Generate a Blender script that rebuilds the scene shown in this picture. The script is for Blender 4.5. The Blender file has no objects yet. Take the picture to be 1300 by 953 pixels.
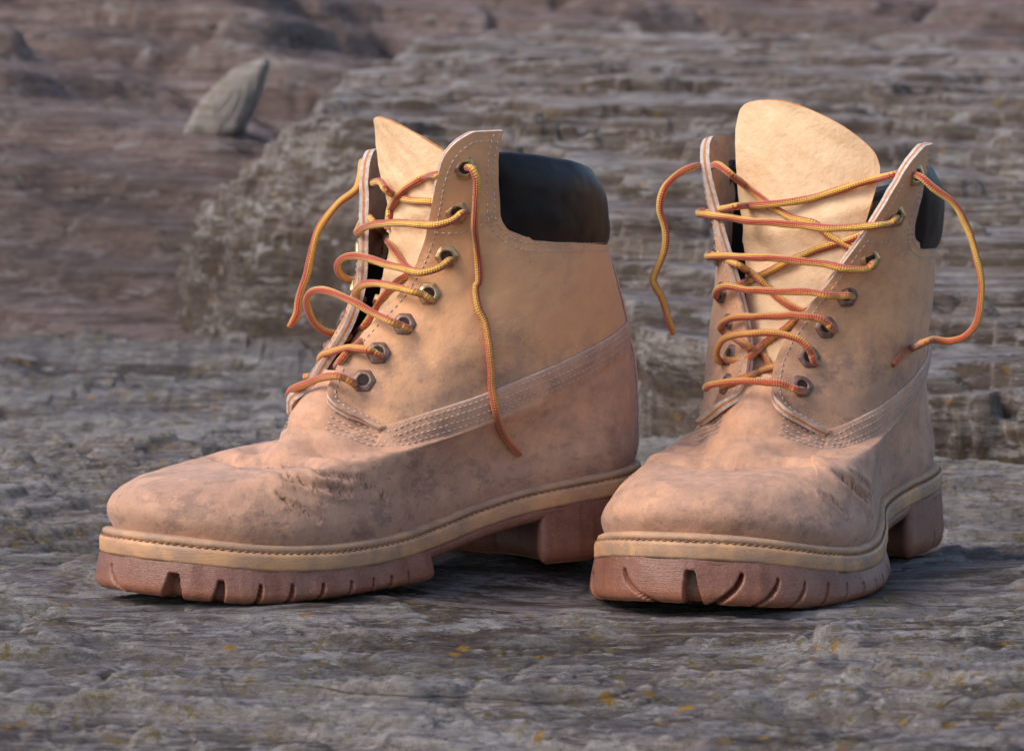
import bpy, bmesh, math, random
import numpy as np
from mathutils import Vector
from mathutils.bvhtree import BVHTree

random.seed(7)
rng = np.random.default_rng(7)
R = math.radians
CM = 0.01                      # every builder below works in centimetres
scene = bpy.context.scene
COL = scene.collection

# ------------------------------------------------------------------ camera
CAM_H, CAM_PITCH, CAM_F = 22.6, 3.84, 6000.0
cam_data = bpy.data.cameras.new('camera')
cam_data.sensor_width = 36.0
cam_data.lens = CAM_F / 1300.0 * 36.0
cam_data.clip_start = 0.05
cam_data.clip_end = 200.0
cam_data.dof.use_dof = True
cam_data.dof.focus_distance = 2.03
cam_data.dof.aperture_fstop = 30.0
cam = bpy.data.objects.new('camera', cam_data)
cam.location = (0, 0, CAM_H * CM)
cam.rotation_euler = (R(90 - CAM_PITCH), 0, 0)
COL.objects.link(cam)
scene.camera = cam

# ------------------------------------------------------------------ sky, sun, exposure
SUN_EL, SUN_AZ = 42.0, -150.0     # azimuth of the sun seen from the boots, measured from +X
world = bpy.data.worlds.new('World')
scene.world = world
world.use_nodes = True
wn = world.node_tree
wn.nodes.clear()
sky = wn.nodes.new('ShaderNodeTexSky')
sky.sky_type = 'NISHITA'
sky.sun_disc = False
sky.sun_elevation = R(SUN_EL)
sky.sun_rotation = R(90 - SUN_AZ)
sky.air_density = 1.0
sky.dust_density = 2.0
sky.ozone_density = 1.0
bg = wn.nodes.new('ShaderNodeBackground')
bg.inputs['Strength'].default_value = 0.15
wo = wn.nodes.new('ShaderNodeOutputWorld')
wn.links.new(sky.outputs[0], bg.inputs['Color'])
wn.links.new(bg.outputs[0], wo.inputs['Surface'])
sun_data = bpy.data.lights.new('sun', 'SUN')
sun_data.energy = 1.7
sun_data.angle = R(28)
sun_data.color = (1.0, 0.90, 0.80)
sun = bpy.data.objects.new('sun', sun_data)
_d = Vector((math.cos(R(SUN_EL)) * math.cos(R(SUN_AZ)), math.cos(R(SUN_EL)) * math.sin(R(SUN_AZ)), math.sin(R(SUN_EL))))
sun.rotation_euler = _d.to_track_quat('Z', 'Y').to_euler()
sun.location = (0, 0, 3)
COL.objects.link(sun)
scene.view_settings.view_transform = 'Standard'
scene.view_settings.look = 'None'
scene.view_settings.gamma = 1.0
scene.view_settings.exposure = 0.58
scene.view_settings.use_curve_mapping = False
scene.cycles.max_bounces = 6
scene.cycles.use_adaptive_sampling = True
scene.cycles.use_denoising = True

# ------------------------------------------------------------------ numeric helpers
def sstep(a, b, x):
    t = np.clip((np.asarray(x, float) - a) / (b - a), 0, 1)
    return t * t * (3 - 2 * t)

_perm = np.random.default_rng(3).permutation(256)
_perm = np.concatenate([_perm, _perm, _perm])
_grad = np.random.default_rng(5).normal(size=(256, 3))
_grad /= np.linalg.norm(_grad, axis=1)[:, None]

def noise3(x, y, z):
    x, y, z = np.broadcast_arrays(np.asarray(x, float), np.asarray(y, float), np.asarray(z, float))
    xi, yi, zi = np.floor(x).astype(int), np.floor(y).astype(int), np.floor(z).astype(int)
    xf, yf, zf = x - xi, y - yi, z - zi
    u, v, w = [t * t * t * (t * (t * 6 - 15) + 10) for t in (xf, yf, zf)]
    def g(i, j, k):
        h = _perm[_perm[_perm[(xi + i) & 255] + ((yi + j) & 255)] + ((zi + k) & 255)]
        gr = _grad[h]
        return gr[..., 0] * (xf - i) + gr[..., 1] * (yf - j) + gr[..., 2] * (zf - k)
    a = g(0, 0, 0) * (1 - u) + g(1, 0, 0) * u
    b = g(0, 1, 0) * (1 - u) + g(1, 1, 0) * u
    c = g(0, 0, 1) * (1 - u) + g(1, 0, 1) * u
    d = g(0, 1, 1) * (1 - u) + g(1, 1, 1) * u
    return ((a * (1 - v) + b * v) * (1 - w) + (c * (1 - v) + d * v) * w) * 1.6

def fbm(x, y, z, octs=4, gain=0.5, lac=2.03):
    s, a = 0.0, 1.0
    for o in range(octs):
        s = s + a * noise3(x + 17.3 * o, y - 9.1 * o, z + 5.7 * o)
        x, y, z = x * lac, y * lac, z * lac
        a *= gain
    return s

def catmull(P, n=16, closed=False):
    P = np.array(P, float)
    out = []
    m = len(P)
    for i in range(m if closed else m - 1):
        if closed:
            a, b, c, d = P[i - 1], P[i], P[(i + 1) % m], P[(i + 2) % m]
        else:
            b, c = P[i], P[i + 1]
            a = P[i - 1] if i > 0 else 2 * b - c
            d = P[i + 2] if i + 2 < m else 2 * c - b
        for t in np.linspace(0, 1, n, endpoint=False):
            out.append(.5 * ((2 * b) + (-a + c) * t + (2 * a - 5 * b + 4 * c - d) * t * t + (-a + 3 * b - 3 * c + d) * t ** 3))
    if not closed:
        out.append(P[-1])
    return np.array(out)

def resample(P, step, closed=False):
    P = np.asarray(P, float)
    Q = np.vstack([P, P[:1]]) if closed else P
    L = np.concatenate([[0], np.cumsum(np.linalg.norm(np.diff(Q, axis=0), axis=1))])
    n = max(2, int(round(L[-1] / step)))
    s = np.linspace(0, L[-1], n + 1)
    if closed:
        s = s[:-1]
    return np.stack([np.interp(s, L, Q[:, k]) for k in range(Q.shape[1])], 1)

# ------------------------------------------------------------------ object helpers
def tag(o, label=None, cat=None, group=None, kind=None):
    for k, v in (('label', label), ('category', cat), ('group', group), ('kind', kind)):
        if v:
            o[k] = v
    return o

def make_mesh(name, V, F, mats, parent=None, smooth=True, fm=None, attrs=None, uv=None):
    me = bpy.data.meshes.new(name)
    V = np.asarray(V, float) * CM
    me.from_pydata(V.tolist(), [], [tuple(int(i) for i in f) for f in F])
    for m in (mats if isinstance(mats, (list, tuple)) else [mats]):
        me.materials.append(m)
    if fm is not None:
        me.polygons.foreach_set('material_index', np.asarray(fm, dtype=np.int32))
    me.polygons.foreach_set('use_smooth', np.full(len(me.polygons), bool(smooth)))
    for k, a in (attrs or {}).items():
        at = me.attributes.new(k, 'FLOAT', 'POINT')
        at.data.foreach_set('value', np.asarray(a, dtype=np.float32).ravel())
    if uv is not None:
        ul = me.uv_layers.new(name='uv')
        li = np.zeros(len(me.loops), dtype=np.int32)
        me.loops.foreach_get('vertex_index', li)
        ul.data.foreach_set('uv', np.asarray(uv, dtype=np.float32)[li].ravel())
    me.update()
    o = bpy.data.objects.new(name, me)
    COL.objects.link(o)
    if parent:
        o.parent = parent
    return o

def grid_faces(nu, nv, close_u=False, close_v=False, off=0, flip=False):
    iu = np.arange(nu if close_u else nu - 1)
    iv = np.arange(nv if close_v else nv - 1)
    A, B = np.meshgrid(iu, iv, indexing='ij')
    A2, B2 = (A + 1) % nu, (B + 1) % nv
    f = np.stack([A * nv + B, A2 * nv + B, A2 * nv + B2, A * nv + B2], -1).reshape(-1, 4) + off
    return f[:, ::-1] if flip else f

def grid_normals(P, close_u=False):
    if close_u:
        du = np.roll(P, -1, 0) - np.roll(P, 1, 0)
    else:
        du = np.gradient(P, axis=0)
    dv = np.gradient(P, axis=1)
    n = np.cross(du, dv)
    return n / (np.linalg.norm(n, axis=-1, keepdims=True) + 1e-9)

def shell(name, P, N, thick, mats, parent=None, attrs=None, rim_rows=(0.0, 0.34, 0.62, 1.0), rim_mats=(1, 2, 1), flip=False, inner_mat=None):
    """A leather panel: outer grid P, inner grid P - N*thick, rim in three strips."""
    nu, nv = P.shape[:2]
    I = P - N * thick
    V = [P.reshape(-1, 3), I.reshape(-1, 3)]
    F = [grid_faces(nu, nv, flip=flip), grid_faces(nu, nv, off=nu * nv, flip=not flip)]
    FM = [np.zeros(len(F[0])), np.full(len(F[1]), inner_mat if inner_mat is not None else 0)]
    bi = [(i, 0) for i in range(nu)] + [(nu - 1, j) for j in range(1, nv)] + [(i, nv - 1) for i in range(nu - 2, -1, -1)] + [(0, j) for j in range(nv - 2, 0, -1)]
    bi = np.array(bi)
    po, pi_ = P[bi[:, 0], bi[:, 1]], I[bi[:, 0], bi[:, 1]]
    base = 2 * nu * nv
    m = len(bi)
    rows = []
    cen = 0.5 * (po + pi_)
    # outward direction of the rim, for a slightly domed cut edge
    inn = np.array([P[min(max(i, 1), nu - 2), min(max(j, 1), nv - 2)] for i, j in bi])
    od = po - inn
    od /= (np.linalg.norm(od, axis=1, keepdims=True) + 1e-9)
    for k, r in enumerate(rim_rows):
        bulge = 0.035 * math.sin(math.pi * r)
        rows.append(po * (1 - r) + pi_ * r + od * bulge)
    V += rows
    nr = len(rim_rows)
    for k in range(nr - 1):
        a = base + k * m + np.arange(m)
        b = base + k * m + (np.arange(m) + 1) % m
        c, d = b + m, a + m
        f = np.stack([a, b, c, d], 1)
        F.append(f if flip else f[:, ::-1])
        FM.append(np.full(m, rim_mats[k]))
    V = np.vstack(V)
    at = {}
    for k, a in (attrs or {}).items():
        a = np.broadcast_to(a, (nu, nv))
        rim = a[bi[:, 0], bi[:, 1]]
        at[k] = np.concatenate([a.ravel(), a.ravel()] + [rim] * nr)
    return make_mesh(name, V, np.vstack(F), mats, parent, fm=np.concatenate(FM), attrs=at)

def frames(P):
    """Rotation-minimising frames along a polyline."""
    T = np.gradient(P, axis=0)
    T /= np.linalg.norm(T, axis=1, keepdims=True) + 1e-9
    n = np.cross(T[0], [0.3, 0.2, 0.9])
    n /= np.linalg.norm(n)
    Ns = [n]
    for i in range(1, len(P)):
        n = Ns[-1] - T[i] * np.dot(Ns[-1], T[i])
        Ns.append(n / (np.linalg.norm(n) + 1e-9))
    Ns = np.array(Ns)
    return T, Ns, np.cross(T, Ns)

def tube_arrays(P, r, sides=12, cap=True):
    P = np.asarray(P, float)
    T, A, B = frames(P)
    n = len(P)
    r = np.broadcast_to(np.asarray(r, float), (n,))
    th = np.linspace(0, 2 * np.pi, sides, endpoint=False)
    ring = np.cos(th)[None, :, None] * A[:, None] + np.sin(th)[None, :, None] * B[:, None]
    V = (P[:, None] + ring * r[:, None, None]).reshape(-1, 3)
    F = grid_faces(n, sides, close_v=True).tolist()
    if cap:
        V = np.vstack([V, P[:1], P[-1:]])
        for j in range(sides):
            F.append([n * sides, (j + 1) % sides, j, j])
            F.append([n * sides + 1, (n - 1) * sides + j, (n - 1) * sides + (j + 1) % sides, (n - 1) * sides + j])
        F = [f if f[3] != f[2] and f[3] != f[1] else f[:3] for f in F]
    return V, F

# ------------------------------------------------------------------ node helpers
class NT:
    def __init__(self, name):
        self.m = bpy.data.materials.new(name)
        self.m.use_nodes = True
        self.t = self.m.node_tree
        self.t.nodes.clear()
        self.out = self.n('ShaderNodeOutputMaterial')
        self.b = self.n('ShaderNodeBsdfPrincipled')
        self.t.links.new(self.b.outputs[0], self.out.inputs['Surface'])
        self.co = self.n('ShaderNodeTexCoord').outputs['Object']
    def n(self, ty, **kw):
        nd = self.t.nodes.new(ty)
        for k, v in kw.items():
            setattr(nd, k, v)
        return nd
    def set(self, sock, v):
        if hasattr(v, 'links') or isinstance(v, bpy.types.NodeSocket):
            self.t.links.new(v, sock)
        else:
            sock.default_value = v
    def map(self, scale=(1, 1, 1), rot=(0, 0, 0), loc=(0, 0, 0), co=None):
        """coordinates in centimetres times scale"""
        m = self.n('ShaderNodeMapping')
        s = scale if isinstance(scale, (tuple, list)) else (scale,) * 3
        m.inputs['Scale'].default_value = tuple(100 * v for v in s)
        m.inputs['Rotation'].default_value = rot
        m.inputs['Location'].default_value = loc
        self.set(m.inputs['Vector'], co or self.co)
        return m.outputs[0]
    def noise(self, scale, detail=5, rough=.55, co=None, dist=0.0, rot=(0, 0, 0), loc=(0, 0, 0)):
        nd = self.n('ShaderNodeTexNoise')
        nd.inputs['Scale'].default_value = 1.0
        nd.inputs['Detail'].default_value = detail
        nd.inputs['Roughness'].default_value = rough
        nd.inputs['Distortion'].default_value = dist
        self.set(nd.inputs['Vector'], self.map(scale, rot, loc, co))
        return nd.outputs['Fac']
    def vor(self, scale, feature='F1', rand=1.0, co=None, loc=(0, 0, 0)):
        nd = self.n('ShaderNodeTexVoronoi')
        nd.feature = feature
        nd.inputs['Scale'].default_value = 1.0
        nd.inputs['Randomness'].default_value = rand
        self.set(nd.inputs['Vector'], self.map(scale, co=co, loc=loc))
        return nd.outputs['Distance']
    def math(self, op, a, b=0.0, c=None, clamp=False):
        nd = self.n('ShaderNodeMath', operation=op)
        nd.use_clamp = clamp
        self.set(nd.inputs[0], a)
        self.set(nd.inputs[1], b)
        if c is not None:
            self.set(nd.inputs[2], c)
        return nd.outputs[0]
    def ramp(self, f, stops, interp='LINEAR'):
        nd = self.n('ShaderNodeValToRGB')
        cr = nd.color_ramp
        cr.interpolation = interp
        while len(cr.elements) < len(stops):
            cr.elements.new(0.5)
        for e, (p, c) in zip(cr.elements, stops):
            e.position = p
            e.color = (c, c, c, 1) if not isinstance(c, (tuple, list)) else tuple(c) + ((1,) if len(c) == 3 else ())
        self.set(nd.inputs[0], f)
        return nd.outputs[0]
    def mix(self, f, a, b, blend='MIX'):
        nd = self.n('ShaderNodeMix', data_type='RGBA')
        nd.blend_type = blend
        self.set(nd.inputs[0], f)
        for s, v in ((nd.inputs[6], a), (nd.inputs[7], b)):
            self.set(s, v if not isinstance(v, (tuple, list)) else tuple(v) + ((1,) if len(v) == 3 else ()))
        return nd.outputs[2]
    def attr(self, name):
        nd = self.n('ShaderNodeAttribute')
        nd.attribute_name = name
        return nd.outputs['Fac']
    def bump(self, h, dist=0.05, strength=1.0, prev=None):
        nd = self.n('ShaderNodeBump')
        nd.inputs['Strength'].default_value = strength
        nd.inputs['Distance'].default_value = dist * CM
        self.set(nd.inputs['Height'], h)
        if prev is not None:
            self.set(nd.inputs['Normal'], prev)
        return nd.outputs[0]
    def done(self, color, rough=.6, normal=None, spec=.35, sheen=None, sss=None):
        self.set(self.b.inputs['Base Color'], color if not isinstance(color, (tuple, list)) else tuple(color) + ((1,) if len(color) == 3 else ()))
        self.set(self.b.inputs['Roughness'], rough)
        self.b.inputs['Specular IOR Level'].default_value = spec
        if normal is not None:
            self.set(self.b.inputs['Normal'], normal)
        if sheen:
            self.b.inputs['Sheen Weight'].default_value = sheen
            self.b.inputs['Sheen Roughness'].default_value = .5
        if sss:
            self.b.inputs['Subsurface Weight'].default_value = sss[0]
            self.b.inputs['Subsurface Radius'].default_value = sss[1]
            self.b.inputs['Subsurface Scale'].default_value = sss[2]
        return self.m

# ------------------------------------------------------------------ materials of the boots
def mat_leather(name, clean, dirty, seed=0.0, base_dirt=0.0):
    n = NT(name)
    L = (seed, seed * 1.7, -seed)
    big = n.noise(.22, 5, .6, loc=L)
    mid = n.noise(.9, 6, .65, loc=L)
    fine = n.noise(7, 4, .6, loc=L)
    streak = n.noise((.35, .35, 1.6), 5, .6, rot=(0, R(35), 0), loc=L)
    dirt = n.attr('dirt')
    d = n.math('ADD', n.math('MULTIPLY', dirt, 1.0), n.math('MULTIPLY', n.math('SUBTRACT', big, .5), 2.2))
    d = n.math('ADD', d, n.math('MULTIPLY', n.math('SUBTRACT', mid, .5), 2.4))
    d = n.math('ADD', d, base_dirt, clamp=True)
    c = n.mix(d, clean, dirty)
    # pinkish-brown blotches and purple-grey grime
    bl = n.ramp(n.noise(.55, 9, .78, loc=(seed + 4, 2, 1)), [(.52, 0), (.62, 1)])
    c = n.mix(n.math('MULTIPLY', n.math('MULTIPLY', bl, dirt, clamp=True), .62), c, (.25, .125, .08))
    gr = n.ramp(n.noise((.6, .6, 1.1), 10, .8, loc=(seed + 9, 5, 3)), [(.51, 0), (.60, 1)])
    c = n.mix(n.math('MULTIPLY', n.math('MULTIPLY', gr, dirt, clamp=True), .62), c, (.145, .09, .08))
    sp = n.ramp(n.vor(1.6, loc=L), [(.05, 1), (.13, 0)])
    spm = n.ramp(n.noise(.5, 3, .5, loc=(seed + 2, 8, 1)), [(.56, 0), (.66, 1)])
    c = n.mix(n.math('MULTIPLY', n.math('MULTIPLY', sp, spm), .6), c, (.13, .07, .045))
    scr = n.ramp(n.noise((4.5, 4.5, .5), 5, .7, rot=(R(35), R(25), 0), dist=.4, loc=(seed + 3, 3, 1)), [(.66, 0), (.70, 1)])
    c = n.mix(n.math('MULTIPLY', n.math('MULTIPLY', scr, dirt, clamp=True), .6), c, (.17, .085, .055))
    nick = n.ramp(n.noise(2.6, 6, .8, loc=(seed + 13, 3, 1)), [(.66, 0), (.71, 1)])
    c = n.mix(n.math('MULTIPLY', n.math('MULTIPLY', nick, dirt, clamp=True), .7), c, (.12, .065, .05))
    # pale scuffs
    sc = n.ramp(n.noise((1.4, 1.4, .35), 6, .75, rot=(R(20), R(50), 0), loc=(seed, 0, 7)), [(.6, 0), (.74, 1)])
    c = n.mix(n.math('MULTIPLY', sc, .18), c, (.62, .47, .36))
    c = n.mix(n.math('MULTIPLY', fine, .25), c, n.mix(.5, c, (.80, .48, .28)))
    crease = n.attr('crease')
    cr = n.noise((5.5, 2.0, 2.4), 5, .65, rot=(0, R(-25), 0), dist=.25, loc=L)
    crk = n.ramp(cr, [(.40, 1), (.47, 0)])
    c = n.mix(n.math('MULTIPLY', n.math('MULTIPLY', crk, crease), .75, clamp=True), c, (.26, .11, .055))
    h = n.math('ADD', n.math('MULTIPLY', fine, .22), n.math('MULTIPLY', mid, .7))
    h = n.math('ADD', h, n.math('MULTIPLY', n.noise(22, 2, .5), .10))
    h = n.math('SUBTRACT', h, n.math('MULTIPLY', n.math('MULTIPLY', crk, crease), .55))
    nm = n.bump(h, .09, .9)
    rough = n.math('ADD', .55, n.math('MULTIPLY', mid, .3))
    return n.done(c, rough, nm, .3, sheen=.12)

CLEAN, DIRTY = (.70, .355, .17), (.43, .24, .15)
M_body = mat_leather('nubuck_worn', (.64, .345, .205), (.41, .23, .155), 3.0, .05)
M_quarter = mat_leather('nubuck_quarter', CLEAN, DIRTY, 11.0, 0)

def mat_simple(name, col, col2, scale=3, rough=.75, bump=.04, sheen=0, spec=.3, sss=None):
    n = NT(name)
    a = n.noise(scale, 5, .65)
    b = n.noise(scale * 6, 3, .6)
    c = n.mix(n.ramp(a, [(.35, 0), (.65, 1)]), col, col2)
    return n.done(c, rough, n.bump(n.math('ADD', a, n.math('MULTIPLY', b, .5)), bump, 1), spec, sheen=sheen, sss=sss)

M_rim = mat_simple('raw_leather_edge', (.66, .60, .57), (.48, .38, .32), 4, .9, .08)
M_core = mat_simple('leather_core', (.62, .27, .10), (.42, .17, .07), 6, .85, .05)
M_inner = mat_simple('leather_inside', (.60, .29, .145), (.44, .20, .10), 2, .8, .04)
M_tongue = mat_simple('tongue_leather', (.75, .52, .315), (.66, .42, .235), .7, .62, .09)
M_lining = mat_simple('lining', (.035, .022, .016), (.02, .013, .01), 3, .8, .03)
M_thread = mat_simple('thread', (.62, .56, .53), (.44, .34, .28), 8, .85, .01)
M_thread_tan = mat_simple('thread_dark', (.30, .15, .07), (.20, .10, .05), 8, .85, .01)

def mat_black():
    n = NT('black_collar_leather')
    a = n.noise(9, 3, .6)
    v = n.vor(7, 'DISTANCE_TO_EDGE')
    nm = n.bump(n.math('ADD', a, n.math('MULTIPLY', n.ramp(v, [(0, 0), (.12, 1)]), .5)), .012, .6)
    c = n.mix(n.ramp(n.noise(.6, 4, .6), [(.4, 0), (.7, 1)]), (.006, .006, .007), (.012, .010, .010))
    return n.done(c, .46, nm, .28)
M_black = mat_black()

def mat_welt():
    n = NT('welt_strip')
    a = n.noise((.8, .8, 2), 6, .7)
    c = n.mix(n.ramp(a, [(.4, 0), (.62, 1)]), (.48, .29, .17), (.34, .215, .15))
    nm = n.bump(n.math('ADD', a, n.math('MULTIPLY', n.noise(12, 3), .3)), .06, .8)
    return n.done(c, .65, nm, .3)
M_welt = mat_welt()

def mat_mid():
    n = NT('midsole_rubber')
    a = n.noise((.5, .5, .9), 6, .65)
    st = n.noise((.8, .8, 14), 3, .6)
    c = n.mix(n.ramp(a, [(.42, 0), (.66, 1)]), (.57, .31, .15), (.37, .215, .14))
    d = n.attr('dirt')
    c = n.mix(n.math('MULTIPLY', n.math('MULTIPLY', d, n.ramp(n.noise(1.4, 5, .7), [(.35, 0), (.6, 1)])), .8, clamp=True), c, (.27, .185, .135))
    nm = n.bump(n.math('ADD', a, n.math('MULTIPLY', st, .25)), .05, .8)
    return n.done(c, .5, nm, .35)
M_mid = mat_mid()

def mat_sole():
    n = NT('gum_rubber_outsole')
    a = n.noise(.6, 6, .65)
    st = n.noise((1.2, 1.2, 20), 3, .6)
    fine = n.noise(14, 3, .6)
    dusty = n.mix(n.ramp(a, [(.38, 0), (.62, 1)]), (.235, .105, .074), (.175, .066, .042))
    clean = n.mix(n.ramp(n.noise(1.3, 3), [(.4, 0), (.6, 1)]), (.38, .085, .025), (.28, .06, .022))
    g = n.attr('groove')
    c = n.mix(g, dusty, clean)
    mud = n.math('MULTIPLY', n.attr('mud'), n.ramp(n.noise(1.8, 5, .7), [(.3, 0), (.5, 1)]), clamp=True)
    c = n.mix(mud, c, (.10, .075, .055))
    low = n.attr('low')
    c = n.mix(n.math('MULTIPLY', low, n.ramp(n.noise(2.2, 6, .7), [(.32, .15), (.58, .9)])), c, (.33, .125, .065))
    c = n.mix(n.math('MULTIPLY', n.ramp(fine, [(.55, 0), (.7, 1)]), .35), c, (.42, .33, .28))
    nm = n.bump(n.math('ADD', n.math('ADD', a, n.math('MULTIPLY', st, .3)), n.math('MULTIPLY', fine, .35)), .07, .9)
    return n.done(c, n.math('ADD', .24, n.math('MULTIPLY', a, .35)), nm, .45, sss=(.12, (1.0, .35, .15), .004))
M_sole = mat_sole()

def mat_brass():
    n = NT('brass_eyelet')
    a = n.noise(3, 5, .7)
    c = n.mix(n.ramp(a, [(.4, 0), (.65, 1)]), (.62, .44, .22), (.28, .17, .12))
    n.b.inputs['Metallic'].default_value = .9
    return n.done(c, n.math('ADD', .22, n.math('MULTIPLY', a, .3)), n.bump(a, .02, .6), .5)
M_brass = mat_brass()
def mat_tarnish():
    n = NT('tarnished_eyelet')
    a = n.noise(4, 5, .7)
    c = n.mix(n.ramp(a, [(.4, 0), (.65, 1)]), (.27, .17, .13), (.13, .085, .08))
    n.b.inputs['Metallic'].default_value = .6
    return n.done(c, n.math('ADD', .35, n.math('MULTIPLY', a, .4)), n.bump(a, .03, .8), .4)
M_tarnish = mat_tarnish()

def mat_lace():
    n = NT('braided_lace')
    uvn = n.n('ShaderNodeTexCoord')
    sep = n.n('ShaderNodeSeparateXYZ')
    n.t.links.new(uvn.outputs['UV'], sep.inputs[0])
    u, v = sep.outputs[0], sep.outputs[1]          # u: turns round the cord, v: centimetres along it
    # herringbone of small picks
    tw = 2 * math.pi
    s1 = n.math('SINE', n.math('MULTIPLY', n.math('ADD', n.math('MULTIPLY', u, 6), n.math('MULTIPLY', v, 4.6)), tw))
    s2 = n.math('SINE', n.math('MULTIPLY', n.math('SUBTRACT', n.math('MULTIPLY', u, 6), n.math('MULTIPLY', v, 4.6)), tw))
    pick = n.math('MULTIPLY', s1, s2)
    # slow twist of the two colours round the cord
    ph = n.math('ADD', n.math('ADD', u, n.math('MULTIPLY', v, .05)), n.math('MULTIPLY', pick, .10))
    side = n.math('SINE', n.math('MULTIPLY', ph, tw * 2))
    f = n.ramp(n.math('ADD', n.math('MULTIPLY', side, .5), .5), [(.44, 0), (.56, 1)])
    w = n.noise(1.2, 4, .6)
    yel = n.mix(w, (.86, .56, .12), (.76, .43, .07))
    red = n.mix(w, (.50, .07, .055), (.40, .045, .04))
    c = n.mix(f, yel, red)
    wr = n.attr('worn')
    c = n.mix(n.math('MULTIPLY', wr, .45), c, (.56, .14, .05))
    c = n.mix(n.ramp(pick, [(.0, .35), (.4, 0)]), c, n.mix(.5, c, (.3, .08, .02)))
    nm = n.bump(n.math('ADD', pick, n.math('MULTIPLY', n.noise(30, 3), .8)), .022, 1)
    return n.done(c, .8, nm, .2, sheen=.25)
M_lace = mat_lace()

# ------------------------------------------------------------------ rock: contact surface fitted under the boots
def boot_point(pose, x, y, z=0.0):
    X, Y, Z, yaw, pit = pose
    c, s_ = math.cos(R(pit)), math.sin(R(pit))
    xl, zl = x * c + z * s_, z * c - x * s_
    c, s_ = math.cos(R(yaw)), math.sin(R(yaw))
    return (X + xl * c - y * s_, Y + xl * s_ + y * c, Z + zl)
POSE_L = (6.09, 218.16, .3, 218.4, 1.7)
POSE_R = (18.14, 227.8, -.3, 247.15, 1.7)
_con = []
for ps in (POSE_L, POSE_R):
    for x in (2.5, 8.5, 16, 22):
        for y in (-3.6, 3.6):
            _con.append(boot_point(ps, x, y, -.04))
_con += [(x, y, -.4 + .004 * (y - 215) - .1 * 0) for x in (-60, -30, 60, 90) for y in (150, 190, 230, 270)] + [(-5, 180, -1.2), (15, 180, -1.4), (0, 150, -1.5), (0, 255, .1), (30, 255, -.1)]
_con = np.array(_con)
def _phi(r):
    return np.sqrt(r * r + 16.0)
_A = _phi(np.linalg.norm(_con[:, None, :2] - _con[None, :, :2], axis=2))
_w = np.linalg.solve(np.block([[_A + np.eye(len(_con)) * .02, np.ones((len(_con), 1))], [np.ones((1, len(_con))), np.zeros((1, 1))]]), np.append(_con[:, 2], 0))
def contact_h(x, y):
    x = np.clip(x, -60, 90); y = np.clip(y, 150, 270)
    r = np.sqrt((x[..., None] - _con[:, 0]) ** 2 + (y[..., None] - _con[:, 1]) ** 2)
    return _phi(r) @ _w[:-1] + _w[-1]

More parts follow.
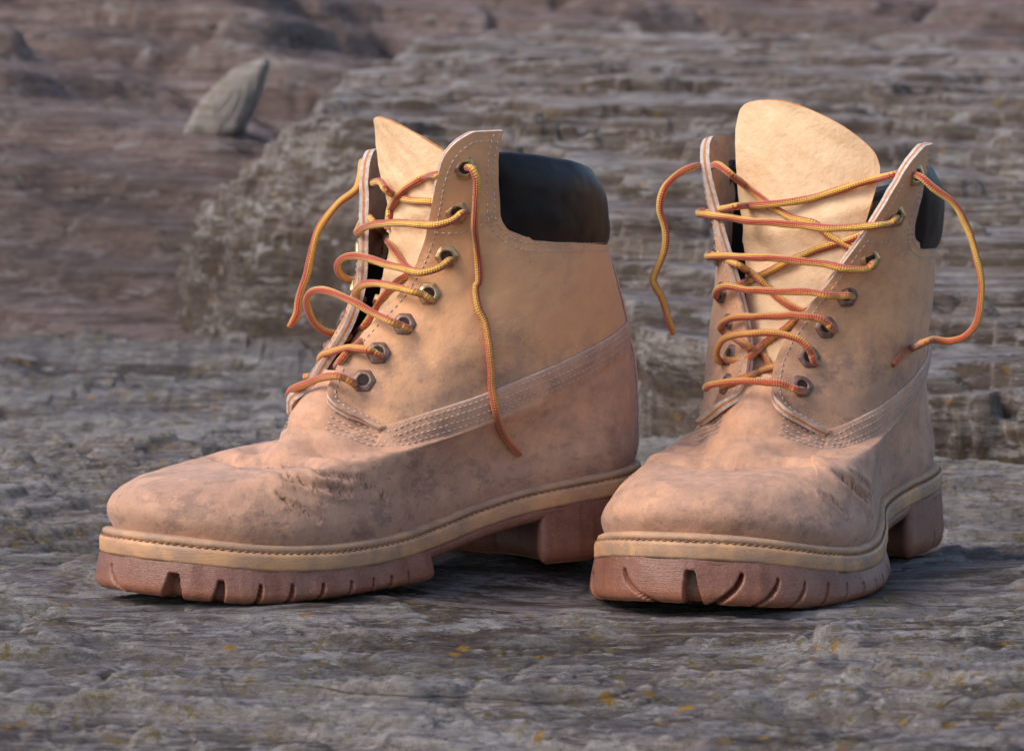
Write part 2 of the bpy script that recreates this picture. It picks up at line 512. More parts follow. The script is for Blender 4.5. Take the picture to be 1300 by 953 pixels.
def mat_rock(name, tones, band=1.0, lichen=.5, vein=.5, seed=0.0, rough=.78, fine=1.0, dark=(.05, .038, .032), tilt=0.0, face=(.42, .37, .32), face_k=.75):
    n = NT(name)
    L = (seed, seed * 2.1, seed * .7)
    warp = n.n('ShaderNodeVectorMath', operation='ADD')
    nz = n.n('ShaderNodeTexNoise')
    nz.inputs['Scale'].default_value = 7.0
    nz.inputs['Detail'].default_value = 5
    n.t.links.new(n.co, nz.inputs['Vector'])
    sc = n.n('ShaderNodeVectorMath', operation='MULTIPLY')
    sc.inputs[1].default_value = (.05, .05, .012)
    n.t.links.new(nz.outputs['Color'], sc.inputs[0])
    n.t.links.new(n.co, warp.inputs[0]); n.t.links.new(sc.outputs[0], warp.inputs[1])
    W = warp.outputs[0]
    rt = (R(4), R(tilt), R(3))
    big = n.noise((.03, .05, .12), 5, .62, co=W, loc=L, rot=rt)
    mid = n.noise((.08, .20, .8), 9, .72, co=W, loc=L, rot=rt)
    lay = n.noise((.05 * band, .16 * band, 4.2 * band), 8, .72, co=W, loc=(seed + 3, 1, 2), rot=rt)
    streak = n.noise((.22, 1.1, 2.0), 8, .75, co=W, loc=(seed + 13, 6, 2), rot=rt)
    grit = n.noise((1.6, 2.6, 4.0), 8, .78, loc=L)
    g2 = n.noise((5, 7, 7), 5, .7, loc=L)
    a, b, c_, d = tones
    c = n.mix(n.ramp(big, [(.40, 0), (.58, 1)]), a, b)
    c = n.mix(n.math('MULTIPLY', n.ramp(mid, [(.47, 0), (.58, 1)]), .85), c, c_)
    c = n.mix(n.math('MULTIPLY', n.ramp(lay, [(.52, 0), (.60, 1)]), .8), c, d)
    c = n.mix(n.math('MULTIPLY', n.ramp(lay, [(.36, 1), (.45, 0)]), .75), c, dark)
    c = n.mix(n.math('MULTIPLY', n.ramp(streak, [(.38, 1), (.48, 0)]), .85), c, dark)
    c = n.mix(n.math('MULTIPLY', n.ramp(streak, [(.54, 0), (.66, 1)]), .6), c, d)
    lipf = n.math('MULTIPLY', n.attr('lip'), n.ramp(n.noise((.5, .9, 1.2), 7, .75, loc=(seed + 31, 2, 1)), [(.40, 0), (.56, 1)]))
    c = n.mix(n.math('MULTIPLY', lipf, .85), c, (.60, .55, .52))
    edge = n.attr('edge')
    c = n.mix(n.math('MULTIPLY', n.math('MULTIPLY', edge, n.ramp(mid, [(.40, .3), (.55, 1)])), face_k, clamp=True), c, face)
    c = n.mix(n.math('MULTIPLY', n.attr('shade_and_tone'), .75, clamp=True), c, (.06, .042, .036))  # painted shade of gully and ledge foot, plus dark brown ground tone
    # pale quartz seams along the foliation and broken pale flakes
    v = n.noise((.05, .22, 1.6), 9, .66, co=W, loc=(seed + 8, 4, 1), rot=rt)
    vm = n.ramp(v, [(.480, 0), (.498, 1), (.502, 1), (.52, 0)])
    vmask = n.ramp(n.noise((.08, .14, .3), 4, .6, loc=(seed + 1, 7, 2)), [(.47, 0), (.58, 1)])
    c = n.mix(n.math('MULTIPLY', n.math('MULTIPLY', vm, vmask), vein), c, (.56, .51, .49))
    pat = n.ramp(n.noise((.20, .36, .9), 9, .75, loc=(seed + 6, 2, 9)), [(.555, 0), (.60, 1)])
    c = n.mix(n.math('MULTIPLY', pat, .8 * vein), c, (.60, .56, .55))
    c = n.mix(n.math('MULTIPLY', n.ramp(grit, [(.34, 1), (.46, 0)]), .75), c, dark)
    c = n.mix(n.math('MULTIPLY', n.ramp(grit, [(.56, 0), (.70, 1)]), .45), c, (.42, .385, .38))
    c = n.mix(n.math('MULTIPLY', n.ramp(g2, [(.58, 0), (.72, 1)]), .3), c, (.46, .42, .41))
    c = n.mix(n.math('MULTIPLY', n.ramp(g2, [(.30, 1), (.42, 0)]), .5), c, dark)
    lm = n.ramp(n.noise(.10, 5, .65, loc=(seed + 5, 5, 5)), [(.45, 0), (.54, 1)])
    lm = n.math('ADD', lm, n.math('MULTIPLY', edge, .35), clamp=True)
    lk = n.ramp(n.noise((1.3, 1.3, 1.3), 8, .78, loc=(seed, 9, 3)), [(.53, 0), (.60, 1)])
    c = n.mix(n.math('MULTIPLY', n.math('MULTIPLY', lm, lk), .8 * lichen), c, (.27, .195, .055))
    lo = n.ramp(n.vor(.5, loc=(seed + 2, 1, 8)), [(.13, 1), (.19, 0)])
    lo = n.math('MULTIPLY', lo, n.ramp(n.noise(3.5, 5, .75), [(.44, 0), (.50, 1)]))
    lo = n.math('MULTIPLY', lo, n.ramp(n.noise(.13, 3, .5, loc=(seed + 12, 5, 1)), [(.46, 0), (.52, 1)]))
    c = n.mix(n.math('MULTIPLY', lo, .85 * lichen, clamp=True), c, (.50, .27, .03))
    cr_ = n.n('ShaderNodeTexVoronoi')
    cr_.feature = 'DISTANCE_TO_EDGE'
    cr_.inputs['Scale'].default_value = 1.0
    n.t.links.new(n.map((.03, .17, .3), rt, (seed, 3, 1), W), cr_.inputs['Vector'])
    crack = n.math('MULTIPLY', n.ramp(cr_.outputs['Distance'], [(.0, 1), (.016, 0)]), n.ramp(n.noise((.1, .2, .4), 5, .7, loc=(seed, 2, 8)), [(.45, 0), (.55, 1)]))
    c = n.mix(n.math('MULTIPLY', crack, .85), c, (.03, .022, .02))
    h = n.math('ADD', n.math('MULTIPLY', lay, 1.2), n.math('MULTIPLY', mid, 1.0))
    h = n.math('SUBTRACT', h, n.math('MULTIPLY', crack, .8))
    h = n.math('ADD', h, n.math('MULTIPLY', streak, .9))
    h = n.math('ADD', h, n.math('MULTIPLY', grit, .5 * fine))
    h = n.math('ADD', h, n.math('MULTIPLY', g2, .12 * fine))
    nm = n.bump(h, .30, 1.0)
    nm = n.bump(n.math('ADD', grit, n.math('MULTIPLY', n.noise((7, 10, 12), 4, .7), .45)), .24 * fine, 1.0, nm)
    return n.done(c, n.math('ADD', rough - .22, n.math('MULTIPLY', grit, .4)), nm, .38)

GREY = ((.27, .212, .20), (.135, .090, .074), (.385, .342, .375), (.55, .50, .52))
BROWN = ((.28, .175, .145), (.16, .092, .075), (.36, .25, .225), (.48, .37, .34))
LEDGE = ((.35, .262, .215), (.20, .13, .10), (.47, .42, .435), (.66, .59, .555))
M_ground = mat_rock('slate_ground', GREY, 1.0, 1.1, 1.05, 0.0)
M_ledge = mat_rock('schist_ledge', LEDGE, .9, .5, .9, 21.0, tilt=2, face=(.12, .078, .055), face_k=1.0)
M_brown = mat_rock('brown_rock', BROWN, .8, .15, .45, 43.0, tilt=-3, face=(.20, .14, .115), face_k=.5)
M_wedge = mat_rock('pale_wedge_rock', ((.55, .47, .41), (.45, .36, .30), (.60, .53, .50), (.68, .61, .56)), 1.3, .3, .6, 63.0, tilt=25, dark=(.36, .29, .24), face=(.5, .42, .36))

def terrace(h, step, sharp, ph=0.0):
    """turn a smooth height into worn steps"""
    q = h / step + ph
    i = np.floor(q); f = q - i
    return (i + sstep(.5 - sharp, .5 + sharp, f) - ph) * step

def cells(x, y, seed=0):
    """worley cells: random value of the nearest cell, offset from its centre, distance to the border"""
    xi, yi = np.floor(x).astype(int), np.floor(y).astype(int)
    b1 = np.full(x.shape, 9.); b2 = np.full(x.shape, 9.); v1 = np.zeros(x.shape); ox = np.zeros(x.shape); oy = np.zeros(x.shape)
    for i in (-1, 0, 1):
        for j in (-1, 0, 1):
            h = _perm[_perm[(xi + i + seed) & 255] + ((yi + j) & 255)]
            px = xi + i + .1 + .8 * (h / 255.); h2 = _perm[h + 7]; py = yi + j + .1 + .8 * (h2 / 255.)
            d = np.hypot(x - px, y - py)
            near = d < b1
            b2 = np.where(near, b1, np.minimum(b2, d))
            v1 = np.where(near, _perm[h2 + 13] / 255., v1)
            ox = np.where(near, x - px, ox); oy = np.where(near, y - py, oy)
            b1 = np.where(near, d, b1)
    return v1, ox, oy, b2 - b1

def rock_grid(name, xs, ys, hfun, mat, shade_and_tone=None, lipr=26, lipt=.055, lip_extra=None):
    X, Y = np.meshgrid(xs, ys, indexing='ij')
    P = hfun(X, Y)
    if P.ndim == 2:
        P = np.stack([X, Y, P], -1)
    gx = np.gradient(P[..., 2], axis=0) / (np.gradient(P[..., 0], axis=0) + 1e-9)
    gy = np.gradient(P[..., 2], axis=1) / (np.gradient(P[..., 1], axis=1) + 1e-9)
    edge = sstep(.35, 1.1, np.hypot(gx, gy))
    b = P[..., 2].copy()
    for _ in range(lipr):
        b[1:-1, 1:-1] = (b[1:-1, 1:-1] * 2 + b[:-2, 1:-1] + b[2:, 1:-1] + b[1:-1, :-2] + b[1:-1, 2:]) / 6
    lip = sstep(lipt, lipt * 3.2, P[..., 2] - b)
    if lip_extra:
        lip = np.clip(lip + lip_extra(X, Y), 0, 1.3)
    return make_mesh(name, P.reshape(-1, 3), grid_faces(len(xs), len(ys)), mat, attrs={'edge': edge, 'lip': lip, 'shade_and_tone': shade_and_tone(X, Y) if shade_and_tone else np.zeros_like(X)})

# ---- ground slab: nearly flat foliated rock, fine near the boots, coarse far out
def ground_h(X, Y):
    base = contact_h(X, Y)
    wx = X + 3 * noise3(X * .05, Y * .05, 1); wy = Y + 2.5 * noise3(X * .06, Y * .08, 4)
    n1 = fbm(wx * .022, wy * .050, 2.0, 5, .55)
    steps = terrace(n1 * 2.2, .75, .10) + .25 * n1
    n2 = fbm(wx * .07, wy * .20, 6.0, 5, .6)
    fine = terrace(n2 * .8, .26, .12)
    n3 = fbm(wx * .20, wy * .65, 16.0, 4, .6)
    fine = fine + terrace(n3 * .28, .12, .14)
    cv, cx_, cy_, cb = cells(wx / 15 + .25 * noise3(wx * .1, wy * .1, 3), wy / 9, 5)
    plates = .75 * (cv - .5) + .35 * (cv - .5) * cx_ + .5 * (.5 - cv) * cy_ - .22 * (1 - sstep(.0, .07, cb))
    cv2, cx2, cy2, cb2 = cells(wx / 5.5, wy / 3.2 + .2 * noise3(wx * .3, wy * .3, 3), 25)
    plates += .30 * (cv2 - .5) * sstep(.4, .6, cv) - .08 * (1 - sstep(.0, .08, cb2))
    fine = fine * .8 + plates
    micro = .06 * fbm(X * .8, Y * 1.8, 9.0, 3)
    amp = np.ones_like(X)
    for (cx, cy, rx, ry) in ((-2, 209, 17, 12), (13.5, 214, 9, 14)):
        amp *= 1 - .8 * np.exp(-(((X - cx) / rx) ** 2 + ((Y - cy) / ry) ** 2) ** 1.5)
    h = base - .15 + (steps * .75 + fine * .8) * amp + micro
    # never higher than the soles
    under = np.zeros_like(X)
    for ps in (POSE_L, POSE_R):
        yaw = R(ps[3]); dx, dy = X - ps[0], Y - ps[1]
        lx = dx * math.cos(yaw) + dy * math.sin(yaw); ly = -dx * math.sin(yaw) + dy * math.cos(yaw)
        m = sstep(-3, 0, lx) * (1 - sstep(29, 34, lx)) * (1 - sstep(6, 13, np.abs(ly)))
        plane = ps[2] - lx * math.sin(R(ps[4])) - .02
        over = np.maximum(h - plane, 0) * m
        h = h - over
    far = sstep(262, 330, Y)
    h = h + far * (.2 + .03 * (Y - 262)) 
    return h
def spaced(lo, hi, fine_lo, fine_hi, step, grow=1.09):
    mid_ = list(np.arange(fine_lo, fine_hi, step))
    s_, x = step, fine_hi
    while x < hi:
        mid_.append(x); s_ *= grow; x += s_
    s_, x = step, fine_lo - step
    while x > lo:
        mid_.insert(0, x); s_ *= grow; x -= s_
    return np.array(mid_)
tag(rock_grid('ground', spaced(-6000, 6000, -30, 34, .14, 1.07), spaced(20, 430, 158, 262, .16, 1.03), ground_h, M_ground, lambda X, Y: .75 * sstep(285, 345, Y + 10 * noise3(X * .06, Y * .05, 1)) * (1 - sstep(-18, 2, X)) + .75 * sstep(.15, .5, noise3(X * .035 + 4, Y * .05, 2)) * np.exp(-((Y - 205) / 30) ** 2)), kind='structure')  # darker brown on the far left and in random patches near the boots

# ---- signed distance to a polygon (positive inside)
def sdist(poly, X, Y):
    P = np.array(poly, float)
    n = len(P)
    best = np.full(X.shape, 1e9)
    inside = np.zeros(X.shape, bool)
    for i in range(n):
        a, b = P[i], P[(i + 1) % n]
        e = b - a
        t = np.clip(((X - a[0]) * e[0] + (Y - a[1]) * e[1]) / (e @ e), 0, 1)
        best = np.minimum(best, np.hypot(X - a[0] - t * e[0], Y - a[1] - t * e[1]))
        c = (a[1] > Y) != (b[1] > Y)
        xi = a[0] + (Y - a[1]) / (b[1] - a[1] + 1e-12) * e[0]
        inside ^= c & (X < xi)
    return np.where(inside, best, -best)

LEDGE_POLY = [(140, 215), (60, 238), (30, 258), (22.5, 262), (15, 270), (8.6, 283), (3, 300), (-6, 322), (-13, 331), (-19.5, 336), (-23.5, 344), (-24.8, 352), (-23.5, 365),
              (-22, 385), (-21, 405), (-17.5, 440), (-10, 470), (4, 486), (20, 462), (36.5, 442), (38.5, 434), (42, 424), (60, 420), (140, 400)]
LEDGE_D = [None]
def ledge_h(X, Y):
    wx = X + 1.6 * noise3(X * .13, Y * .13, 3) + .25 * noise3(X * .5, Y * .5, 5)
    wy = Y + 2.2 * noise3(X * .10, Y * .12, 8) + .25 * noise3(X * .45, Y * .5, 2)
    d = sdist(LEDGE_POLY, wx, wy)
    LEDGE_D[0] = d
    plane = np.interp(Y, [215, 250, 262, 268, 285, 330, 350, 400, 450, 490], [1.5, 3.0, 3.8, 4.8, 7.6, 15.3, 16.6, 20.0, 23.4, 25.5])
    plane = plane + .045 * (X - 5) * sstep(330, 400, Y) * .6
    left = 1 - sstep(-16, 4, X)
    wid = 1.2 + 6.5 * left
    g = ground_base(X, Y)
    rise = np.clip((d + .4) / wid, 0, 1)
    z = g - 1.2 + (plane - g + 1.2) * np.minimum(1, rise ** .55)
    # right: two-stage riser with a recessed foot
    z = np.where(d < -.4, g - 2.5, z)
    n = fbm(X * .05, Y * .07, 1.0, 4)
    z = z + 1.1 * n + .2 * fbm(X * .16, Y * .22, 4.0, 4)
    cv, cx_, cy_, cb = cells(wx / 34 + .3 * noise3(X * .06, Y * .06, 1), wy / 7, 3)
    z = z + 1.5 * (cv - .5) - .5 * (1 - sstep(0, .05, cb)) * sstep(.3, .6, cv) + .8 * (cv - .5) * cy_
    cv2, cx2, cy2, cb2 = cells(wx / 14.0, wy / 3.0, 43)
    z = z + .5 * (cv2 - .5)
    dip = .035 * X + 2.6 * noise3(X * .022, Y * .022, 11) + .5 * noise3(X * .05, Y * .05, 11)
    z = z + 1.2 * noise3(X * .03, Y * .03, 21) * sstep(2, 10, d)
    strat = terrace(z + dip, 1.5, .09) - dip
    strat2 = terrace(strat + dip * 1.3 + .25 * noise3(X * .12, Y * .1, 9), .42, .2) - dip * 1.3
    strat2 = .5 * strat + .5 * strat2
    k = sstep(-.4, .5, d) * (1 - .6 * sstep(345, 385, Y))
    z = z * (1 - k) + strat2 * k
    z = z + .10 * fbm(X * .5, Y * .8, 6.0, 3)
    # the upper slabs stand out over the foot of the riser
    gx, gy = np.gradient(d, axis=0) / np.gradient(X, axis=0), np.gradient(d, axis=1) / np.gradient(Y, axis=1)
    gl = np.hypot(gx, gy) + 1e-6
    top_ = sstep(.25, .75, (z - g) / np.maximum(plane - g, .5)) * (1 - sstep(1.5, 6, d)) * sstep(-.4, .3, d)
    ov = 1.6 * top_ * (1 + .5 * noise3(X * .12, Y * .12, z * .25))
    return np.stack([X - gx / gl * ov, Y - gy / gl * ov, z], -1)
def ground_base(X, Y):
    return .25 + .03 * np.maximum(Y - 262, 0)

SL_Y = [262, 322, 348, 372, 390, 430, 470, 520, 620, 800, 1400, 3000]
def slope_h(X, Y):
    zl = np.interp(Y, SL_Y, [-3, -1.5, 4.0, 10.5, 16.5, 24.5, 31, 38, 52, 80, 150, 260])
    zr = np.interp(Y, SL_Y[:6] + [452, 470, 492] + SL_Y[7:], [-2, -1, 0, 2, 6, 17.0, 20.5, 22.5, 29.0, 36, 48, 77, 150, 260])
    Y0 = Y
    Y = Y + 16 * noise3(X * .035, Y * .02, 31) + 5 * noise3(X * .12, Y * .08, 33)
    zl = np.interp(Y, SL_Y, [-3, -1.5, 4.0, 10.5, 16.5, 24.5, 31, 38, 52, 80, 150, 260])
    Y = Y0
    m = sstep(-28, -12, X)
    z = zl * (1 - m) + zr * m
    wx = X + 8 * noise3(X * .03, Y * .03, 3); wy = Y + 8 * noise3(X * .03, Y * .03, 7)
    k = sstep(330, 352, Y)
    z = z + k * (2.6 * noise3(wx * .045, wy * .03, 2) + 1.6 * noise3(wx * .10, wy * .09, 5) + .6 * fbm(wx * .22, wy * .22, 1, 4))
    # the dark gully under the brown bank, left of the ledge
    z = z - 6.5 * np.exp(-((X + 33) / 15) ** 2 - ((Y - 366 - .25 * (X + 31)) / 13) ** 2) * k
    cv, cx_, cy_, cb = cells(wx / 22, wy / 15, 9)
    z = z + k * (3.0 * (cv - .5) - 1.0 * (1 - sstep(0, .07, cb)) + 2.0 * (cv - .5) * cx_)
    z = np.maximum(z, 18.0 - .55 * np.hypot(X + 24.5, (Y - 388) * .7) + .8 * fbm(X * .2, Y * .2, 3, 3))
    dip = .12 * X
    t = terrace(z + dip, 3.4, .14) - dip
    z = z * .55 + t * .45
    zz = terrace(z + .05 * X + .4 * noise3(X * .1, Y * .1, 2), .9, .25) - .05 * X - .4 * noise3(X * .1, Y * .1, 2)
    z = z * .6 + zz * .4
    return z + .12 * fbm(X * .5, Y * .5, 3, 3)

tag(rock_grid('rock_ledge', spaced(-34, 160, -30, 46, .32, 1.12), spaced(205, 520, 252, 500, .42, 1.2), ledge_h, M_ledge, lambda X, Y: .5 * (1 - sstep(1.0, 4.5, LEDGE_D[0])) * (1 - sstep(-12, 2, X)), 30, .16,  # shade under the left nose, painted darker along its foot
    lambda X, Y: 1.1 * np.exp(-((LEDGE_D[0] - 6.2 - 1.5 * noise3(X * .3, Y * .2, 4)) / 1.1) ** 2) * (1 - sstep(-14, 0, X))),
    'long grey-brown layered rock ledge rising behind both boots', 'rock')
tag(rock_grid('rock_slope', spaced(-2500, 2500, -60, 60, .7, 1.10), spaced(300, 3000, 335, 520, .8, 1.10), slope_h, M_brown, lambda X, Y: np.exp(-(((X + 31) / 17) ** 2 + ((Y - 368) / 16) ** 2) ** 1.3) * (.85 + .4 * noise3(X * .1, Y * .1, 3)) * (1 - .9 * np.exp(-((X + 24) / 8) ** 2 - ((Y - 386) / 12) ** 2)) + .8 * np.exp(-((X - 24) / 14) ** 2 - ((Y - 476) / 9) ** 2), 12, .5), kind='structure')  # shade painted dark into the gully and the gap behind the ledge

def shard(name, pts, c, mat, seed):
    """angular broken stone: hull of a few corners, subdivided and roughened"""
    bm = bmesh.new()
    for p in pts:
        bm.verts.new(p)
    bmesh.ops.convex_hull(bm, input=bm.verts)
    bmesh.ops.delete(bm, geom=[v for v in bm.verts if not v.link_faces], context='VERTS')
    bmesh.ops.subdivide_edges(bm, edges=bm.edges, cuts=11, use_grid_fill=True)
    bmesh.ops.triangulate(bm, faces=bm.faces)
    V = np.array([v.co[:] for v in bm.verts]); F = [[v.index for v in f.verts] for f in bm.faces]
    for _ in range(1):
        pass
    bm.verts.index_update()
    nb = [[e.other_vert(v).index for e in v.link_edges] for v in bm.verts]
    bm.free()
    for _ in range(9):
        V = .6 * V + .4 * np.array([V[q].mean(0) for q in nb])
    n = V - V.mean(0); n /= np.linalg.norm(n, axis=1, keepdims=True)
    lay = terrace(V[:, 0] * .9 + V[:, 2] * .5, .55, .15) - (V[:, 0] * .9 + V[:, 2] * .5)
    V[:, 2] *= .62; V[:, 0] = V[:, 0] * .85 + .30 * V[:, 2]
    V = V + n * (.30 * fbm(V[:, 0] * .5 + seed, V[:, 1] * .5, V[:, 2] * .35, 4) + .35 * lay)[:, None] + np.array(c)
    return make_mesh(name, V, F, mat, attrs={'edge': np.zeros(len(V)), 'shade_and_tone': np.zeros(len(V)), 'lip': np.zeros(len(V))}, smooth=True)
tag(shard('rock', [(-3.4, -2.0, -7), (2.2, -2.4, -7), (2.6, 2.2, -7), (-3.0, 2.4, -7), (-2.4, -1.4, -1.5), (.4, -2.2, -1), (2.4, -.6, .8), (-1.0, 1.8, .6), (.9, -1.0, 3.0), (3.0, -1.4, 3.4), (3.4, 1.4, 3.0), (.4, 1.6, 2.6)],
    (-22.9, 386, 20.5), M_wedge, 3), 'pale wedge of rock leaning in the gap left of the layered ledge', 'rock')

# ------------------------------------------------------------------ boot: reference curves (local frame: +x toe, +y wearer's left, z up)
OUTLINE = [(1.0, 0), (1.6, 2.2), (3.5, 3.7), (6, 4.15), (9, 3.95), (12, 3.9), (15.3, 4.9), (19, 5.75), (22, 5.85), (25, 5.1), (27.5, 3.4), (28.8, .5),
           (28.2, -2.5), (26, -4.6), (22.5, -5.3), (18.5, -4.8), (14.5, -3.75), (11, -3.45), (7, -3.7), (4, -3.55), (1.9, -2.1)]   # lateral +, medial -
ZW = np.array([(0, 3.95), (1.5, 3.95), (5, 3.8), (9, 3.5), (12, 3.05), (15, 2.5), (18, 2.22), (21.5, 2.2), (25, 2.5), (28.5, 3.1), (31, 3.4)])
_zwc = catmull(ZW, 12)
TOE_UP = [0.0]
def zw(x):
    return np.interp(x, _zwc[:, 0], _zwc[:, 1]) + TOE_UP[0] * sstep(21, 29, x)
def zb(x):
    x = np.asarray(x, float)
    return np.where(x > 24, .50 * np.clip((x - 24) / 4.8, 0, 2) ** 1.8, 0.0)

class Shape:
    """All curves of one boot. side=+1: the lateral side is +y."""
    def __init__(s, lat, lean, creases, cap_up):
        s.cap_up, s.back = cap_up
        s.lat, s.lean, s.creases = lat, lean, creases
        o = catmull(OUTLINE, 24, True)
        o = np.stack([o[:, 0], o[:, 1] * lat], 1)
        if lat < 0:
            o = o[::-1]
        s.out = resample(o, .08, True)          # counter-clockwise from the heel? orientation fixed below
        A = 0.5 * np.sum(s.out[:, 0] * np.roll(s.out[:, 1], -1) - np.roll(s.out[:, 0], -1) * s.out[:, 1])
        if A < 0:
            s.out = s.out[::-1]
        s.nrm = s.normals(s.out)
        s.build_upper()
    @staticmethod
    def normals(o):
        t = np.roll(o, -3, 0) - np.roll(o, 3, 0)
        t /= np.linalg.norm(t, axis=1, keepdims=True)
        return np.stack([t[:, 1], -t[:, 0]], 1)
    # rings of the upper: xf, xb, zf, zb, use_welt(0..1), dz over welt, half width of ellipse, blend to ellipse, sole inset
    RINGS = [
        (28.20, 1.50, 3.0, 3.9, 1, -.15, 0, 0, .40),
        (28.65, 1.25, 3.8, 4.7, 1, .70, 0, 0, .12),
        (28.45, 1.15, 4.4, 5.6, .8, 1.45, 4.6, .10, .26),
        (27.7, 1.05, 4.85, 6.6, .35, 2.15, 4.6, .30, .45),
        (26.40, 1.05, 5.15, 7.6, 0, 0, 4.65, .55, .6),
        (24.70, 1.05, 5.22, 8.5, 0, 0, 4.6, .8, .7),
        (22.90, 1.15, 5.25, 9.3, 0, 0, 4.5, 1, 1),
        (21.40, 1.3, 5.4, 10.0, 0, 0, 4.5, 1, 1),
        (20.30, 1.5, 6.15, 10.7, 0, 0, 4.55, 1, 1),
        (19.30, 1.75, 7.8, 11.5, 0, 0, 4.6, 1, 1),
        (18.30, 2.05, 9.6, 12.5, 0, 0, 4.75, 1, 1),
        (16.90, 2.4, 11.9, 13.7, 0, 0, 4.85, 1, 1),
        (16.20, 2.85, 14.0, 15.0, 0, 0, 4.95, 1, 1),
        (16.10, 3.15, 16.2, 16.6, 0, 0, 5.05, 1, 1),
        (16.20, 3.4, 18.5, 18.5, 0, 0, 5.1, 1, 1),
        (16.20, 3.5, 21.0, 21.0, 0, 0, 5.1, 1, 1),
    ]
    def g0(s, c, inset, side):
        """sole outline half width divided by sin(phi), c = cos(phi)"""
        o = catmull(OUTLINE, 24, True)
        sel = o[:, 1] >= 0 if side > 0 else o[:, 1] <= 0
        p = o[sel]
        p = p[np.argsort(p[:, 0])]
        x0, x1 = o[:, 0].min(), o[:, 0].max()
        xx = (x0 + x1) / 2 + (x1 - x0) / 2 * c
        y = np.abs(np.interp(xx, p[:, 0], p[:, 1]))
        cc = np.clip(c, -.985, .985)
        xx2 = (x0 + x1) / 2 + (x1 - x0) / 2 * cc
        y2 = np.abs(np.interp(xx2, p[:, 0], p[:, 1]))
        g = y2 / np.sqrt(1 - cc * cc)
        ie = np.minimum(inset, .32) + (inset - np.minimum(inset, .32)) * sstep(16.5, 21, xx)
        return np.maximum(g - ie, .5)
    def build_upper(s):
        NP, NTt = 720, 300
        ph = np.linspace(0, 2 * np.pi, NP, endpoint=False)     # phi 0 = toe, +phi towards +y
        c, sn = np.cos(ph), np.sin(ph)
        rings = []
        side = np.where(sn >= 0, s.lat, -s.lat)
        for (xf, xb, zf, zbk, uw, dz, w, be, ins) in s.RINGS:
            xb = xb + s.back * float(sstep(11, 14.5, zbk))
            xf = xf + float(np.interp(zf, s.lean[0], s.lean[1]))
            zf = zf + s.cap_up * (1 if 4.8 < zf < 5.6 else .6 if 4.2 < zf < 6.4 else 0)
            gl = s.g0(c, ins, 1); gm = s.g0(c, ins, -1)
            g = np.where(side > 0, gl, gm)
            # soften the step between sides at toe and heel
            mixw = sstep(0, .5, np.abs(sn))
            g = g * mixw + .5 * (gl + gm) * (1 - mixw)
            wide = w * (1 + .03 * side)
            gg = g * (1 - be) + wide * be
            gg = gg * (1 - .27 * sstep(.45, .95, c) * sstep(.5, 1, be) * (1 - sstep(9, 13, zf)))
            x = .5 * (xf + xb) + .5 * (xf - xb) * c
            y = gg * sn
            pw = 1.45 - .45 * float(sstep(7, 12.5, zf))
            h = 1 - (1 - (1 + c) / 2) ** pw
            zp = zbk + (zf - zbk) * h
            z = uw * (zw(x) + dz) + (1 - uw) * zp
            rings.append(np.stack([x, y, z], -1))
        rings = np.array(rings)                                # K, NP, 3
        # smooth each ring along phi (removes spline kinks)
        for _ in range(6):
            rings = .5 * rings + .25 * (np.roll(rings, 1, 1) + np.roll(rings, -1, 1))
        K = len(rings)
        tt = np.linspace(0, K - 1, NTt)
        P = np.zeros((NP, NTt, 3))
        for j, t in enumerate(tt):
            i = min(int(t), K - 2); f = t - i
            b, cc = rings[i], rings[i + 1]
            a = rings[i - 1] if i > 0 else 2 * b - cc
            d = rings[i + 2] if i + 2 < K else 2 * cc - b
            P[:, j] = .5 * ((2 * b) + (-a + cc) * f + (2 * a - 5 * b + 4 * cc - d) * f * f + (-a + 3 * b - 3 * cc + d) * f ** 3)
        N = grid_normals(P, True)
        cen = np.array([12, 0, 6.])
        def relax(A, it):
            for _ in range(it):
                A = .5 * A + .25 * (np.roll(A, 2, 0) + np.roll(A, -2, 0))
                A[:, 2:-2] = .5 * A[:, 2:-2] + .25 * (A[:, 4:] + A[:, :-4])
            return A
        P = relax(P, 12)
        N = grid_normals(P, True)
        if np.mean(np.sum(N * (P - cen), -1)) < 0:
            N = -N
        N = relax(N, 40); N /= np.linalg.norm(N, axis=-1, keepdims=True)
        # worn shape: flex folds behind the toe cap, dents, a slightly collapsed shaft
        x, y, z = P[..., 0], P[..., 1], P[..., 2]
        ya = y * s.lat
        top = sstep(3.0, 4.6, z) * sstep(13, 17, x) * (1 - sstep(9.5, 12, z))
        wob = .5 * noise3(x * .25, y * .3, z * .3 + 3) 
        fold = np.zeros_like(x)
        for (x0, sl, amp, wd) in ((21.7, .09, -.42, .38), (20.8, .10, .20, .5), (19.9, .14, -.16, .36), (19.1, .16, .10, .4), (18.2, .2, -.12, .32)):
            xc = x0 - sl * np.abs(y) ** 1.3 + wob * 1.2
            fold += amp * np.exp(-((x - xc) / wd) ** 2)
        crs = np.zeros_like(x)
        for (x0, z0, x1, z1, wd, sd, dp) in s.creases:
            ex, ez = x1 - x0, z1 - z0
            t_ = np.clip(((x - x0) * ex + (z - z0) * ez) / (ex * ex + ez * ez), 0, 1)
            dd = np.hypot(x - x0 - t_ * ex + .15 * noise3(x, y, z * 1.3), z - z0 - t_ * ez)
            g_ = np.exp(-(dd / wd) ** 2) * (y * sd > 0) * sstep(0, .15, t_) * (1 - .5 * t_)
            crs += g_ * dp - .5 * dp * np.exp(-((dd - 1.8 * wd) / wd) ** 2) * (y * sd > 0)
        s.crs_args = s.creases
        disp = -crs + fold * top * (1 - sstep(3.2, 4.6, np.abs(y)))
        disp += .07 * fbm(x * .16 + s.lat * 5, y * .2, z * .2, 3) * sstep(3.2, 5, z)
        disp += .05 * fbm(x * .7 + s.lat * 3, y * .7, z * .7, 3) * sstep(2.8, 4, z)
